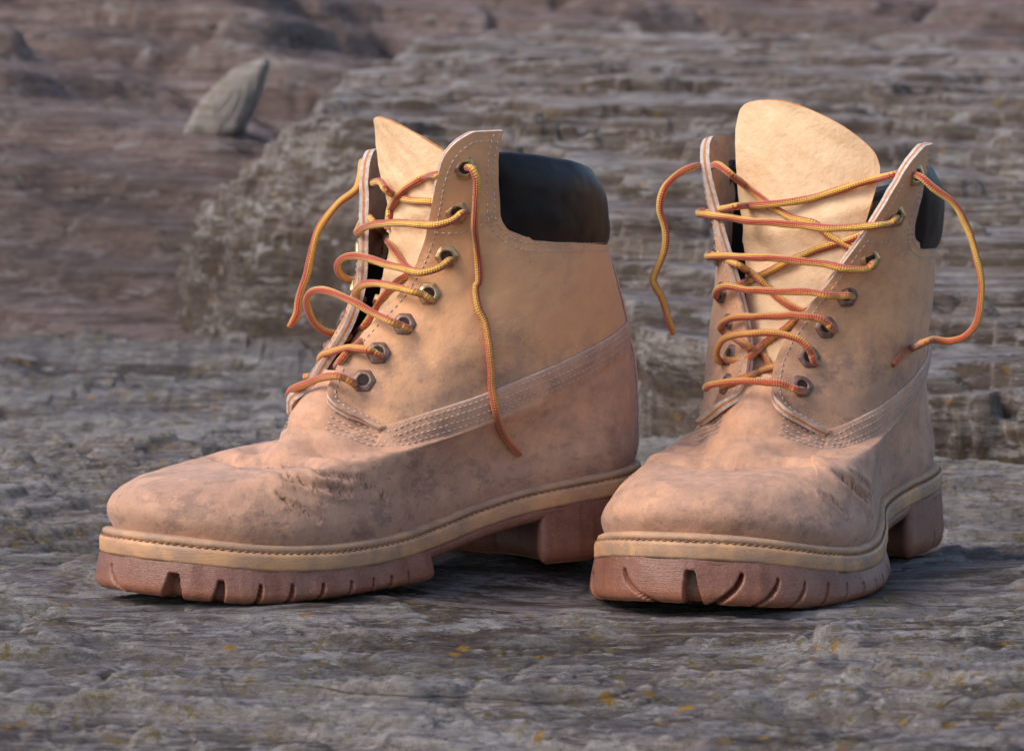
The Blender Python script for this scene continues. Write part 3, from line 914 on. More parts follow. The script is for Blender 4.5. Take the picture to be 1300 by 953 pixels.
        # heel counter stands a little proud, ankle hollow
        disp += -.08 * np.exp(-((x - 13.5) / 4.0) ** 2 - ((z - 7.5) / 2.2) ** 2) * sstep(.3, .9, np.abs(y) / 4.5)
        P = P + N * disp[..., None]
        N = grid_normals(P, True)
        if np.mean(np.sum(N * (P - cen), -1)) < 0:
            N = -N
        N = relax(N, 14); N /= np.linalg.norm(N, axis=-1, keepdims=True)
        s.P, s.N, s.NP, s.NTt = P, N, NP, NTt
        # inversion table: for each phi, t as a function of z above z0
        zmono = np.maximum.accumulate(P[..., 2], axis=1) + np.linspace(0, 1e-4, NTt)[None]
        s.zg = np.linspace(2.0, 21.0, 400)
        s.TZ = np.array([np.interp(s.zg, zmono[i], np.linspace(0, 1, NTt)) for i in range(NP)])
    def S(s, phi, t, what='P'):
        A = s.P if what == 'P' else s.N
        u = (np.asarray(phi) / (2 * np.pi) * s.NP) % s.NP
        v = np.clip(np.asarray(t), 0, 1) * (s.NTt - 1)
        i0 = np.floor(u).astype(int) % s.NP; fu = (u - np.floor(u))[..., None]
        j0 = np.minimum(np.floor(v).astype(int), s.NTt - 2); fv = (v - j0)[..., None]
        i1 = (i0 + 1) % s.NP
        r = (A[i0, j0] * (1 - fu) + A[i1, j0] * fu) * (1 - fv) + (A[i0, j0 + 1] * (1 - fu) + A[i1, j0 + 1] * fu) * fv
        if what == 'N':
            r = r / np.linalg.norm(r, axis=-1, keepdims=True)
        return r
    def T(s, phi, z):
        u = (np.asarray(phi) / (2 * np.pi) * s.NP) % s.NP
        w = np.clip((np.asarray(z) - s.zg[0]) / (s.zg[-1] - s.zg[0]), 0, .9999) * (len(s.zg) - 1)
        i0 = np.floor(u).astype(int) % s.NP; fu = u - np.floor(u)
        j0 = np.minimum(np.floor(w).astype(int), len(s.zg) - 2); fw = w - j0
        i1 = (i0 + 1) % s.NP
        Z = s.TZ
        return (Z[i0, j0] * (1 - fu) + Z[i1, j0] * fu) * (1 - fw) + (Z[i0, j0 + 1] * (1 - fu) + Z[i1, j0 + 1] * fu) * fw
    def phi_at_x(s, x, z, sg):
        """angle on side sg (+1: +y) where the surface at height z has the given x"""
        x, z = np.broadcast_arrays(np.asarray(x, float), np.asarray(z, float))
        lo = np.full(x.shape, .001); hi = np.full(x.shape, np.pi - .001)
        for _ in range(18):
            m = .5 * (lo + hi)
            xm = s.S(sg * m, s.T(sg * m, z))[..., 0]
            big = xm > x
            lo = np.where(big, m, lo); hi = np.where(big, hi, m)
        return sg * .5 * (lo + hi)
    def phi_at_y(s, ya, z, sg):
        ya, z = np.broadcast_arrays(np.asarray(ya, float), np.asarray(z, float))
        lo = np.full(z.shape, .001); hi = np.full(z.shape, 1.5)
        for _ in range(18):
            m = .5 * (lo + hi)
            ym = sg * s.S(sg * m, s.T(sg * m, z))[..., 1]
            small = ym < ya
            lo = np.where(small, m, lo); hi = np.where(small, hi, m)
        return sg * .5 * (lo + hi)
    def at_xz(s, x, z, sg, off=0.0):
        ph = s.phi_at_x(x, z, sg)
        t = s.T(ph, z)
        return s.S(ph, t) + s.S(ph, t, 'N') * np.asarray(off)[..., None] if np.ndim(off) else s.S(ph, t) + s.S(ph, t, 'N') * off

# ------------------------------------------------------------------ sole
def polyline_normals(o, k=2):
    t = np.roll(o, -k, 0) - np.roll(o, k, 0)
    t /= np.linalg.norm(t, axis=1, keepdims=True) + 1e-9
    return np.stack([t[:, 1], -t[:, 0]], 1)

def strip_around(name, S, prof, mat, root, z_of_x, wob=.03, seed=0, attrs=True):
    """closed band following the outline; prof = [(offset, dz)], closed cross-section"""
    o, n = S.out, S.nrm
    prof = np.array(prof, float)
    M = len(o)
    w = fbm(o[:, 0] * .5 + seed, o[:, 1] * .5, seed, 3) * wob
    P = np.zeros((M, len(prof), 3))
    for j, (d, dz) in enumerate(prof):
        q = o + n * (d + w[:, None] * (1 if d > 0 else 0))
        P[:, j, :2] = q
        P[:, j, 2] = z_of_x(o[:, 0]) + dz + w * .6
    F = grid_faces(M, len(prof), True, True, flip=True)
    dirt = np.repeat(sstep(-.25, .5, fbm(o[:, 0] * .3 + 5, o[:, 1] * .3, seed + 2., 3))[:, None], len(prof), 1)
    return make_mesh(name, P.reshape(-1, 3), F, mat, root, attrs={'dirt': dirt})

def tread_block(name, S, keep, chord, notches, root, ztop_d=-1.0, bulge=.3, step=.05, rows=16):
    """rubber block below the midsole; side wall is a fine grid so that each notch is a real cut"""
    o = S.out
    M = len(o)
    k = keep(o[:, 0])
    # rotate so kept run is contiguous
    start = [i for i in range(M) if k[i] and not k[i - 1]][0]
    run = []
    i = start
    while k[i % M] and len(run) < M:
        run.append(o[i % M]); i += 1
    run = np.array(run)
    a, b = run[-1], run[0]
    ts = np.linspace(0, 1, 24)[1:-1]
    ch = np.array([a * (1 - t) + b * t + np.array([chord * math.sin(math.pi * t) ** .8, 0]) for t in ts])
    poly = resample(np.vstack([run, ch]), step, True)
    for _ in range(10):   # round the corners
        poly = .5 * poly + .25 * (np.roll(poly, 1, 0) + np.roll(poly, -1, 0))
    n = polyline_normals(poly, 4)
    M = len(poly)
    L = np.arange(M) * step
    tot = M * step
    isch = np.array([not kk for kk in keep(poly[:, 0] + (0.15 if chord > 0 else -.15))])
    prof_v = np.linspace(0, 1, rows)
    P = np.zeros((M, rows, 3)); G = np.zeros((M, rows)); MU = np.zeros((M, rows)); LO = np.zeros((M, rows))
    zt = zw(poly[:, 0]) + ztop_d
    zl = zb(poly[:, 0])
    wear = .06 * fbm(poly[:, 0] * .8, poly[:, 1] * .8, 2.0, 3)
    for j, v in enumerate(prof_v):
        z = zl + (zt - zl) * v
        r = min(1, v / .30)
        d = .16 + bulge * math.sin(math.pi * min(1, (1 - v) * .62 + .0)) * 1.0 - .42 * (1 - math.sqrt(max(0, 1 - (1 - r) ** 2)))
        q = poly + n * (d + wear[:, None])
        z = z + (.02 * fbm(poly[:, 0] * 2, poly[:, 1] * 2, 7.0, 2) if v < .2 else 0)
        cut = np.zeros(M); mud = np.zeros(M)
        for (px, py, wdt, dep, vmax, skew, md) in notches:
            i0 = np.argmin((poly[:, 0] - px) ** 2 + (poly[:, 1] - py) ** 2)
            sc = L[i0] + skew * (max(0, vmax - v) / vmax) ** 1.8
            dd = np.abs((L - sc + tot / 2) % tot - tot / 2)
            wv = 1.15 * wdt * (.55 + .75 * max(0, vmax - v) / vmax)
            m = 1 - sstep(wv * .5 - .03, wv * .5 + .035, dd)
            m = m * (1 - sstep(vmax - .08, vmax, v))
            dep = dep * 1.3
            cut = np.maximum(cut, m * dep)
            mud = np.maximum(mud, m * md)
            # the lug swells slightly beside the notch
        q = q - n * cut[:, None]
        P[:, j, :2] = q; P[:, j, 2] = z
        G[:, j] = np.clip(cut / .3, 0, 1); MU[:, j] = mud; LO[:, j] = 1 - sstep(.0, .65, v)
    V = P.reshape(-1, 3)
    F = grid_faces(M, rows, True, False, flip=True).tolist()
    # underside: two inner rings then a centre
    cen = poly.mean(0)
    base = len(V)
    inner = []
    for f_, dz in ((.90, .03), (.6, .05), (.3, .05)):
        q = cen + (P[:, 0, :2] - cen) * f_
        inner.append(np.column_stack([q, zb(q[:, 0]) + dz]))
    V = np.vstack([V] + inner + [[cen[0], cen[1], .05]])
    ids0 = np.arange(M) * rows
    prev = ids0
    for k_ in range(3):
        cur = base + k_ * M + np.arange(M)
        for i in range(M):
            F.append([prev[i], prev[(i + 1) % M], cur[(i + 1) % M], cur[i]][::-1])
        prev = cur
    c_id = len(V) - 1
    for i in range(M):
        F.append([prev[i], c_id, prev[(i + 1) % M]])
    ex = np.zeros(3 * M + 1)
    att = {'groove': np.concatenate([G.ravel(), ex]), 'mud': np.concatenate([MU.ravel(), ex]), 'low': np.concatenate([LO.ravel(), ex + 1])}
    return make_mesh(name, V, F, M_sole, root, attrs=att)

def stitch_row(path, nrm, length, gap, rad, lift=.0):
    """short thread stitches along a path; returns vertex and face lists"""
    d = np.concatenate([[0], np.cumsum(np.linalg.norm(np.diff(path, axis=0), axis=1))])
    V, F = [], []
    s = 0.0
    at = lambda s_, A: np.array([np.interp(s_, d, A[:, k]) for k in range(3)])
    while s + length < d[-1]:
        ln = length * random.uniform(.9, 1.1)
        pts = [at(s + ln * f, path) + at(s + ln * f, nrm) * (lift + h) for f, h in ((0, -.03), (.18, rad * .5), (.5, rad * .85), (.82, rad * .5), (1, -.03))]
        pts = np.array(pts)
        t = pts[-1] - pts[0]; t /= np.linalg.norm(t) + 1e-9
        nn = at(s + ln / 2, nrm); b = np.cross(t, nn)
        o = len(V)
        for p, r in zip(pts, (.5, 1, 1.05, 1, .5)):
            for th in (0, 60, 120, 180, 240, 300):
                V.append(p + (math.cos(R(th)) * nn + math.sin(R(th)) * b) * rad * r)
        for i in range(4):
            for j in range(6):
                F.append([o + i * 6 + j, o + i * 6 + (j + 1) % 6, o + (i + 1) * 6 + (j + 1) % 6, o + (i + 1) * 6 + j])
        s += ln + gap * random.uniform(.85, 1.15)
    return V, F

def merge(parts):
    V, F = [], []
    for v, f in parts:
        o = len(V)
        V.extend([list(p) for p in v]); F.extend([[i + o for i in q] for q in f])
    return V, F

# ------------------------------------------------------------------ seams in side view (local x, z)
SEAM = catmull([(18.3, 6.45), (17.2, 6.75), (15.5, 7.25), (13, 7.85), (10, 8.6), (7, 9.3), (4.6, 9.85), (2.9, 10.2), (2.0, 10.3)], 14)
def seam_z(x):
    p = SEAM[np.argsort(SEAM[:, 0])]
    return np.interp(x, p[:, 0], p[:, 1])
# throat edge: height -> half opening
THROAT = np.array([(5.6, 3.9), (6.4, 3.15), (7.2, 2.1), (8.0, 1.15), (8.8, .65), (9.6, .6), (10.4, .75), (11.1, 1.0), (12.4, 1.6), (14.1, 2.4), (16.1, 3.2), (17.9, 3.8), (19.2, 4.2), (20.5, 4.6)])
_thc = catmull(THROAT, 8)
def throat(z):
    return np.interp(z, _thc[:, 0], _thc[:, 1])

def make_boot(name, label, pose, lat, cfg):
    X, Y, Z, yaw, pitch = pose
    root = bpy.data.objects.new(name, None)
    COL.objects.link(root)
    root.location = (X * CM, Y * CM, Z * CM)
    root.rotation_mode = 'XYZ'
    root.rotation_euler = (0, R(pitch), R(yaw))
    root.empty_display_size = .05
    tag(root, label, 'boot', 'pair of worn leather boots')
    TOE_UP[0] = cfg['toe_up']
    S = Shape(lat, cfg['lean'], cfg['creases'], (cfg['cap_up'], cfg['back']))
    # ---- sole
    strip_around('welt', S, [(-.7, -.30), (-.62, -.02), (-.4, .05), (-.12, .06), (.03, 0), (.07, -.10), (.05, -.2), (-.02, -.27), (-.3, -.30)], M_welt, root, zw, .03, 1 + lat)
    strip_around('midsole', S, [(-.7, -.29), (-.05, -.27), (.08, -.28), (.17, -.34), (.2, -.45), (.19, -.7), (.2, -.9), (.17, -1.02), (-.4, -1.03)], M_mid, root, zw, .03, 4 + lat)
    strip_around('waist_strip', S, [(-1.2, -1.0), (.12, -1.0), (.17, -1.1), (.14, -1.35), (.05, -1.5), (-1.2, -1.5)], M_sole, root, zw, .03, 8 + lat)
    # shank: closes the underside between the heel and the forefoot
    c = S.out
    xs = np.linspace(2, 27.5, 40)
    ws = [(np.interp(x, *zip(*sorted([(p[0], p[1]) for p in c if p[1] > 0]))), np.interp(x, *zip(*sorted([(p[0], p[1]) for p in c if p[1] < 0])))) for x in xs]
    V = [(x, w_ * f, zw(x) - 1.42) for x, (a, b) in zip(xs, ws) for w_, f in ((a, .93), (b, .93))]
    make_mesh('shank', V, [[2 * i, 2 * i + 1, 2 * i + 3, 2 * i + 2] for i in range(len(xs) - 1)], M_sole, root)
    nf = [(x, y * lat, w_, d, v, s_ * lat, m) for (x, y, w_, d, v, s_, m) in cfg['notch_fore']]
    nh = [(x, y * lat, w_, d, v, s_ * lat, m) for (x, y, w_, d, v, s_, m) in cfg['notch_heel']]
    tread_block('outsole_tread', S, lambda x: x > 15.6, .9, nf, root, bulge=cfg.get('bulge', .22), rows=22)
    tread_block('heel_block', S, lambda x: x < 8.9, -1.3, nh, root, bulge=.12, rows=22)
    # ---- welt stitching: dark needle holes and thread under the lip
    path = np.column_stack([S.out + S.nrm * .10, zw(S.out[:, 0]) - .27])
    path = np.vstack([path, path[:1]])
    nn = np.column_stack([np.vstack([S.nrm, S.nrm[:1]]) * .8, np.full(len(path), .6)])
    V, F = stitch_row(path, nn, .22, .12, .035, .0)
    tag(make_mesh('welt_stitching', V, F, M_thread_tan, root), kind='stuff')
    # ---- lower upper: toe box, vamp and counter in one skin
    NA = 560
    xi = np.linspace(0, 1, NA)
    def topz(phi):
        p = S.S(phi, S.T(phi, np.full(np.shape(phi), 7.0)))
        return p
    thr = lambda z, sg: throat(z) + cfg['v_open'][sg] * np.clip((8.4 - np.asarray(z, float)) / 1.9, 0, 1.3)
    phv = {sg: float(S.phi_at_y(thr(6.5, sg), 6.5, sg)) for sg in (1, -1)}
    xv = {sg: float(S.S(phv[sg], S.T(phv[sg], 6.5))[0]) for sg in (1, -1)}
    # non-uniform phi, dense round the two V tips
    base = np.linspace(-np.pi, np.pi, 3000)
    dens = 1 + 16 * np.exp(-((base - phv[1] + .03) / .04) ** 2) + 16 * np.exp(-((base - phv[-1] - .03) / .04) ** 2) + 2 * np.exp(-(base / .7) ** 2)
    cd = np.cumsum(dens); cd = (cd - cd[0]) / (cd[-1] - cd[0])
    ph = np.interp(np.linspace(0, 1, NA), cd, base)
    z = np.full(NA, 8.0)
    for _ in range(30):
        z = .5 * z + .5 * seam_z(S.S(ph, S.T(ph, z))[..., 0])
    avs = np.where(ph >= 0, abs(phv[1]), abs(phv[-1]))
    f = sstep(-.045, -.01, np.abs(ph) - avs)
    zt = 9.3 * (1 - f) + z * f
    tt = np.stack([S.T(ph, zt)], 0)[0]
    NB = 150
    v = np.linspace(0, 1, NB)
    PH = np.repeat(ph[:, None], NB, 1)
    TT = tt[:, None] * v[None] 
    P = S.S(PH, TT); N = S.S(PH, TT, 'N')
    av = np.where(PH >= 0, abs(phv[1]), abs(phv[-1]))
    front = 1 - sstep(av - .07, av - .02, np.abs(PH))
    near = 1 - sstep(.5, 1.6, np.repeat(P[:, -1:, 2], NB, 1) - P[..., 2])
    above = sstep(-.05, .3, P[..., 2] - seam_z(P[..., 0]))
    off = (.12 * near * (1 - front) + .02) * (1 - above) - .2 * above
    P = P + N * off[..., None]
    x, y, z = P[..., 0], P[..., 1], P[..., 2]
    dirt = .30 + .65 * (1 - sstep(3.0, 7.5, z)) + .5 * sstep(.1, .9, fbm(x * .25 + lat * 4, y * .3, z * .35, 4)) + .35 * np.exp(-((x - 17) / 4) ** 2 - ((z - 5) / 1.8) ** 2)
    crs = np.zeros_like(x)
    for (x0, z0, x1, z1, wd, sd, dp) in cfg['creases']:
        ex, ez = x1 - x0, z1 - z0
        t_ = np.clip(((x - x0) * ex + (z - z0) * ez) / (ex * ex + ez * ez), 0, 1)
        dd = np.hypot(x - x0 - t_ * ex + .3 * noise3(x, y, z * 1.3), z - z0 - t_ * ez)
        crs = np.maximum(crs, 1.5 * np.exp(-(dd / (wd * 1.7)) ** 2) * (y * sd > 0))
    crease = crs + .5 * np.exp(-((x - 18.2) / 1.9) ** 2 - ((z - 5.0) / .9) ** 2) * sstep(.0, .7, noise3(x * .6, y * .6, z * .9 + lat) + .1)
    vamp = shell('vamp', P, N, .2, [M_body, M_rim, M_core, M_inner], root, {'dirt': dirt, 'crease': crease}, inner_mat=3, flip=True)
    ii, jj = np.meshgrid(np.arange(0, NA, 2), np.arange(0, NB, 2), indexing='ij')
    sub = P[::2, ::2]
    n0 = sub.shape[1]
    fc = grid_faces(sub.shape[0], n0)
    bvh = BVHTree.FromPolygons([tuple(p) for p in sub.reshape(-1, 3)], [tuple(int(k) for k in (f[::-1])) for f in fc])
    _h = bvh.find_nearest(Vector((24, 0, 8)))
    if _h[1].z < 0:
        bvh = BVHTree.FromPolygons([tuple(p) for p in sub.reshape(-1, 3)], [tuple(int(k) for k in f) for f in fc])
    # ---- quarters with their lacing flaps
    def quarter_pt(a, z, sg, off=0.0):
        a, z = np.broadcast_arrays(np.asarray(a, float), np.asarray(z, float))
        a = a + cfg['collar_k'] * (17 - z) * sstep(12.5, 14.5, z) * np.exp(-((a - cfg['collar_a']) / .15) ** 2) * sstep(0, .1, a)
        pt = S.phi_at_y(thr(z, sg), z, sg)
        ph_ = pt + (sg * np.pi - pt) * a
        t_ = S.T(ph_, z)
        P_, N_ = S.S(ph_, t_), S.S(ph_, t_, 'N')
        fl = cfg['flare'][sg]
        w_ = np.exp(-(a / fl[3]) ** 1.5) * sstep(fl[4], 19.5, z) ** 1.1
        up = sstep(7.5, 10, z)
        lift = (.15 * (1 - sstep(.012, .06, a)) + .24 * (1 - sstep(.0, .035, a)) * (1 - sstep(7.8, 8.8, z))) * (1 - up) + .12 * (1 - sstep(.0, .35, a)) * up
        P_ = P_ + N_ * (lift + off)[..., None] + w_[..., None] * np.array([fl[0], sg * fl[1], fl[2]])
        pk = cfg['pinch'][sg] * np.exp(-((a - .25) / .2) ** 2) * (1 - np.exp(-(a / .10) ** 2)) * sstep(12, 18, z)
        P_ = P_ - pk[..., None] * np.array([0, sg, 0])
        return P_, N_
    def a_of_x(x, z, sg):
        pt = S.phi_at_y(thr(z, sg), z, sg)
        px_ = S.phi_at_x(x, z, sg)
        return (px_ - pt) / (sg * np.pi - pt)
    eyelets = {}
    for sg in (1, -1):
        zfl = cfg['flap_top'][sg]
        # columns in a, dense at the collar corner
        a_c = cfg['collar_a']
        bb = np.linspace(0, 1, 2000)
        dens = 1 + 30 * np.exp(-((bb - a_c) / .012) ** 2) + 12 * np.exp(-((bb - a_c - .04) / .03) ** 2) + 14 * np.exp(-(bb / .05) ** 2)
        cd = np.cumsum(dens); cd = (cd - cd[0]) / (cd[-1] - cd[0])
        NA2, NB2 = 280, 130
        A = np.interp(np.linspace(0, 1, NA2), cd, bb)
        # bottom edge: below the seam (hidden by the vamp edge), front corner at the V tip
        zlow = np.full(NA2, 7.0)
        for _ in range(25):
            zlow = .5 * zlow + .5 * (seam_z(quarter_pt(A, zlow, sg)[0][..., 0]) - (.1 + .25 * sstep(.2, .45, A)) * sstep(.015, .06, A))
        d = A / a_c
        round_ = zfl - 1.35 * (1 - np.sqrt(np.clip(1 - (1 - np.clip(d / .42, 0, 1)) ** 2, 0, 1)))
        ctop = np.interp(A, [a_c, a_c + .1, .75, 1], [15.2, 14.75, 14.35, 14.2])
        # rounded inner corner where flap meets the collar line
        e_ = np.clip((A - a_c) / .045, 0, 1)
        corner = (ctop + .95 * (1 - np.sqrt(np.clip(1 - (1 - e_) ** 2, 0, 1))) ** 1.0)
        f = sstep(-.006, .004, A - a_c)
        ztop = round_ * (1 - f) + corner * f
        AA = np.repeat(A[:, None], NB2, 1)
        ZZ = zlow[:, None] + (ztop - zlow)[:, None] * np.linspace(0, 1, NB2)[None]
        P, _n = quarter_pt(AA, ZZ, sg)
        da = quarter_pt(AA + .02, ZZ, sg)[0] - quarter_pt(np.maximum(AA - .02, 0), ZZ, sg)[0]
        dz = quarter_pt(AA, ZZ + .25, sg)[0] - quarter_pt(AA, ZZ - .25, sg)[0]
        N = np.cross(da, dz)
        N /= np.linalg.norm(N, axis=-1, keepdims=True) + 1e-9
        if np.mean(np.sum(N * _n, -1)) < 0:
            N = -N
        N = N + .7 * _n
        N /= np.linalg.norm(N, axis=-1, keepdims=True)
        hw_ = np.exp(-(AA / .03) ** 2)
        # thickness grows a little at the doubled flap
        x, y, z = P[..., 0], P[..., 1], P[..., 2]
        dirt = .05 + .75 * (1 - sstep(7.0, 11.5, z - .1 * (x - 10))) + .35 * sstep(.2, .9, fbm(x * .3 + lat * 9, y * .3, z * .3, 4)) * (1 - sstep(12, 16, z))
        dirt = dirt + cfg.get('qdirt', 0) * (1 - sstep(15, 18, z))
        q = shell('quarter', P, N, .42, [M_quarter, M_rim, M_core, M_inner], root, {'dirt': dirt, 'crease': np.zeros_like(x)}, inner_mat=3, flip=(sg > 0))
        # stitching on the quarter
        st = []
        def row(aa, zz, off=.012):
            p_, n_ = quarter_pt(np.array(aa), np.array(zz), sg, 0.0)
            g = p_ + n_ * off
            st.append(stitch_row(g, n_, .19, .10, .024))
        # along the throat edge, round the flap top
        zz = np.linspace(6.9, zfl - 1.82, 90)
        def a_dist(dist, z):
            # a such that the arc distance from the edge is dist
            z = np.asarray(z, float)
            g = np.linspace(0, .4, 60)
            p_ = quarter_pt(g[None] + 0 * z[:, None], z[:, None] + 0 * g[None], sg)[0]
            L_ = np.concatenate([np.zeros((len(z), 1)), np.cumsum(np.linalg.norm(np.diff(p_, axis=1), axis=2), 1)], 1)
            return np.array([np.interp(dist, L_[i], g) for i in range(len(z))])
        ad = a_dist(.38, zz)
        aa = list(ad); z2 = list(zz)
        for f_ in np.linspace(0, 1, 20)[1:]:
            aa.append(ad[-1] + (a_c - .04 - ad[-1]) * f_)
            z2.append(zfl - .42 - 1.4 * (1 - math.sqrt(max(0, 1 - (1 - min(1, f_ / .7)) ** 2))))
        row(aa, z2)
        # two rows down the collar edge and round the back
        for dst in (.24, .58):
            za = np.linspace(zfl - .12, 15.9, 40)
            a1 = [a_c - dst * .062] * len(za)
            a2 = np.linspace(a_c - dst * .062, 1, 160)
            zc_ = np.interp(a2, [a_c, a_c + .1, .75, 1], [15.2, 14.75, 14.35, 14.2])
            e2 = np.clip((a2 - a_c + dst * .062) / (.05 + .05 * dst), 0, 1)
            zc_ = zc_ + (.75 + dst) * (1 - np.sqrt(np.clip(1 - (1 - e2) ** 2, 0, 1))) - dst
            row(list(a1) + list(a2[1:]), list(za) + list(zc_[1:]))
        # cross row on the facing below the second eyelet
        zz3 = np.linspace(0, 1, 30)
        a0 = float(a_dist(.38, np.array([15.2]))[0])
        row(a0 + (a_c * .93 - a0) * zz3, 15.15 - .15 * np.sin(zz3 * 2.2) + .9 * zz3 ** 3)
        V, F = merge(st)
        tag(make_mesh('stitching', V, F, M_thread, q), kind='stuff')
        # ---- eyelets
        for k, ze in enumerate(cfg['eye_z']):
            ae = float(a_dist(cfg['eye_in'][k] if isinstance(cfg['eye_in'], list) else cfg['eye_in'], np.array([ze]))[0])
            p_, n_ = quarter_pt(np.array(ae), np.array(ze), sg)
            p2, _ = quarter_pt(np.array(ae + .01), np.array(ze), sg)
            eyelets[(sg, k)] = (p_, n_)
            n_ = n_ / np.linalg.norm(n_)
            tx = p2 - p_; tx -= n_ * np.dot(tx, n_); tx /= np.linalg.norm(tx)
            ty = np.cross(n_, tx)
            # six-sided flange falling to a round rolled hole
            prof = [(.56, -.05, 1), (.55, .04, 1), (.50, .07, 1), (.38, .10, .4), (.31, .13, 0), (.25, .08, 0), (.235, -.1, 0)]
            nn_ = 48
            V = []
            for (r, h, hexf) in prof:
                for i in range(nn_):
                    th = 2 * math.pi * i / nn_ + .2
                    hx = math.cos(math.pi / 6) / math.cos(((th) % (math.pi / 3)) - math.pi / 6)
                    rr = r * (1 + hexf * (hx - 1) * .8)
                    V.append(p_ + tx * rr * math.cos(th) + ty * rr * math.sin(th) + n_ * h)
            F = grid_faces(len(prof), nn_, close_v=True, flip=False)
            ey = make_mesh('eyelet', V, F, M_brass if k < 3 or (k == 3 and lat < 0) else M_tarnish, root)
            V = [p_ + n_ * .0] + [p_ + tx * .26 * math.cos(th) + ty * .25 * math.sin(th) for th in np.linspace(0, 2 * math.pi, 24, endpoint=False)]
            V = [v_ + n_ * .06 for v_ in V]
            make_mesh('eyelet_hole', V, [[0, 1 + i, 1 + (i + 1) % 24] for i in range(24)], M_lining, ey)
    # ---- stitch rows on the vamp following the seam and turning round the V tip
    for sg in (1, -1):
        st = []
        ze = np.linspace(7.7, 6.5, 14)
        pe = S.phi_at_y(thr(ze, sg), ze, sg)
        edge3 = S.S(pe, S.T(pe, ze))
        xs_ = np.arange(float(edge3[-1, 0]) - .7, 2.1, -.35)
        zs_ = seam_z(xs_)
        p2 = S.phi_at_x(xs_, zs_, sg)
        base = resample(np.vstack([edge3, S.S(p2, S.T(p2, zs_))]), .12)
        for _ in range(10):
            base[1:-1] = .5 * base[1:-1] + .25 * (base[2:] + base[:-2])
        for dist in (.18, .46, .74, 1.02):
            t_ = np.gradient(base, axis=0); t_ /= np.linalg.norm(t_, axis=1, keepdims=True)
            n_ = np.array([list(bvh.find_nearest(Vector(p))[1]) for p in base])
            o_ = np.cross(n_, t_)
            o_ = np.where(np.sum(o_ * np.array([.25, 0, -1.0]), 1)[:, None] < 0, -o_, o_)
            g = base + o_ * dist
            for _ in range(4):
                g[1:-1] = .5 * g[1:-1] + .25 * (g[2:] + g[:-2])
            hit = [bvh.find_nearest(Vector(p)) for p in g]
            g = np.array([list(h[0]) for h in hit]); n_ = np.array([list(h[1]) for h in hit])
            for _ in range(8):
                g[1:-1] = .5 * g[1:-1] + .25 * (g[2:] + g[:-2])
                n_[1:-1] = .5 * n_[1:-1] + .25 * (n_[2:] + n_[:-2])
            n_ /= np.linalg.norm(n_, axis=1, keepdims=True)
            g = g + n_ * .025
            keep = g[:, 0] > 2.2
            st.append(stitch_row(g[keep], n_[keep], .19, .10, .024))
        V, F = merge(st)
        tag(make_mesh('stitching', V, F, M_thread, vamp), kind='stuff')
    # ---- padded collar
    sgs = {}
    A0 = {}
    for sg in (1, -1):
        pt = S.phi_at_y(thr(17., sg), 17., sg)
        A0[sg] = float(pt + (sg * np.pi - pt) * (cfg['collar_a'] - .035))
    NC, NR = 160, 44
    phc = np.linspace(A0[1], 2 * np.pi + A0[-1], NC)
    P = np.zeros((NC, NR, 3)); 
    frac = np.linspace(0, 1, NC)
    edge = np.minimum(frac, 1 - frac) * 2          # 0 at the fronts, 1 at the back
    ztopc = np.interp(edge, [0, .04, .1, .3, .6, .85, 1], [17.9, 18.75, 18.55, 18.2, 17.6, 16.95, 16.6])
    zbotc = np.interp(edge, [0, .2, .6, 1], [14.6, 14.4, 14.0, 13.85])
    puff = .10 + .30 * sstep(0, .22, edge)
    for i in range(NC):
        h = ztopc[i] - zbotc[i]
        for j in range(NR):
            b = j / (NR - 1)
            if b < .55:                            # outside, bottom to top
                q = b / .55
                z = zbotc[i] + h * (q * .93)
                off = puff[i] * (math.sin(math.pi * min(1, .04 + q * .96) ** .8) ** .55 if 0 < q < 1 else 0.0) - .04
                off = puff[i] * (1 - abs(2 * q - 1) ** 3.2) * (0.85 + .3 * q) - .04 - .3 * (1 - float(sstep(0.02, .10, edge[i])))
            else:                                  # over the top and down inside
                q = (b - .55) / .45
                th = min(1, q / .4) * math.pi
                rr = .12 + .34 * float(sstep(0, .15, edge[i]))
                if q < .4:
                    z = zbotc[i] + h * .93 + rr * math.sin(th) * .75
                    off = -rr + rr * math.cos(th) - .04
                else:
                    z = zbotc[i] + h * .93 - (q - .4) / .6 * 6.5
                    off = -2 * rr - .04
            pc_ = np.array(phc[i] + (1 if i < NC / 2 else -1) * (2.75 * cfg['collar_k'] * (17 - max(z, 13)) * math.exp(-(edge[i] / .35) ** 2)))
            t_ = S.T(pc_, np.array(z))
            P[i, j] = S.S(pc_, t_) + S.S(pc_, t_, 'N') * off
            fl = cfg['flare'][1 if i < NC / 2 else -1]
            sd_ = 1 if i < NC / 2 else -1
            aa_ = cfg['collar_a'] - .035 + edge[i] * (1.035 - cfg['collar_a'])
            P[i, j, 1] -= sd_ * cfg['pinch'][sd_] * math.exp(-((aa_ - .25) / .2) ** 2) * (1 - math.exp(-(aa_ / .10) ** 2)) * float(sstep(12, 18, z))
            P[i, j] += math.exp(-((cfg['collar_a'] + edge[i] * .8) / fl[3]) ** 1.5) * float(sstep(fl[4], 19.5, z)) ** 1.1 * np.array([fl[0], (1 if i < NC / 2 else -1) * fl[1], 0])
            P[i, j, 2] = z
    x, y, z = P[..., 0], P[..., 1], P[..., 2]
    N = grid_normals(P)
    if np.mean(np.sum(N[:, 5:15] * (P[:, 5:15] - np.array([10, 0, 16])), -1)) < 0:
        N = -N
    P = P + N * (.02 * fbm(x * .5, y * .5, z * .6, 3))[..., None]
    fm = np.zeros((NC - 1, NR - 1)); fm[:, int(NR * .74):] = 1
    make_mesh('padded_collar', P.reshape(-1, 3), grid_faces(NC, NR, flip=True), [M_black, M_lining], root, fm=fm.ravel())
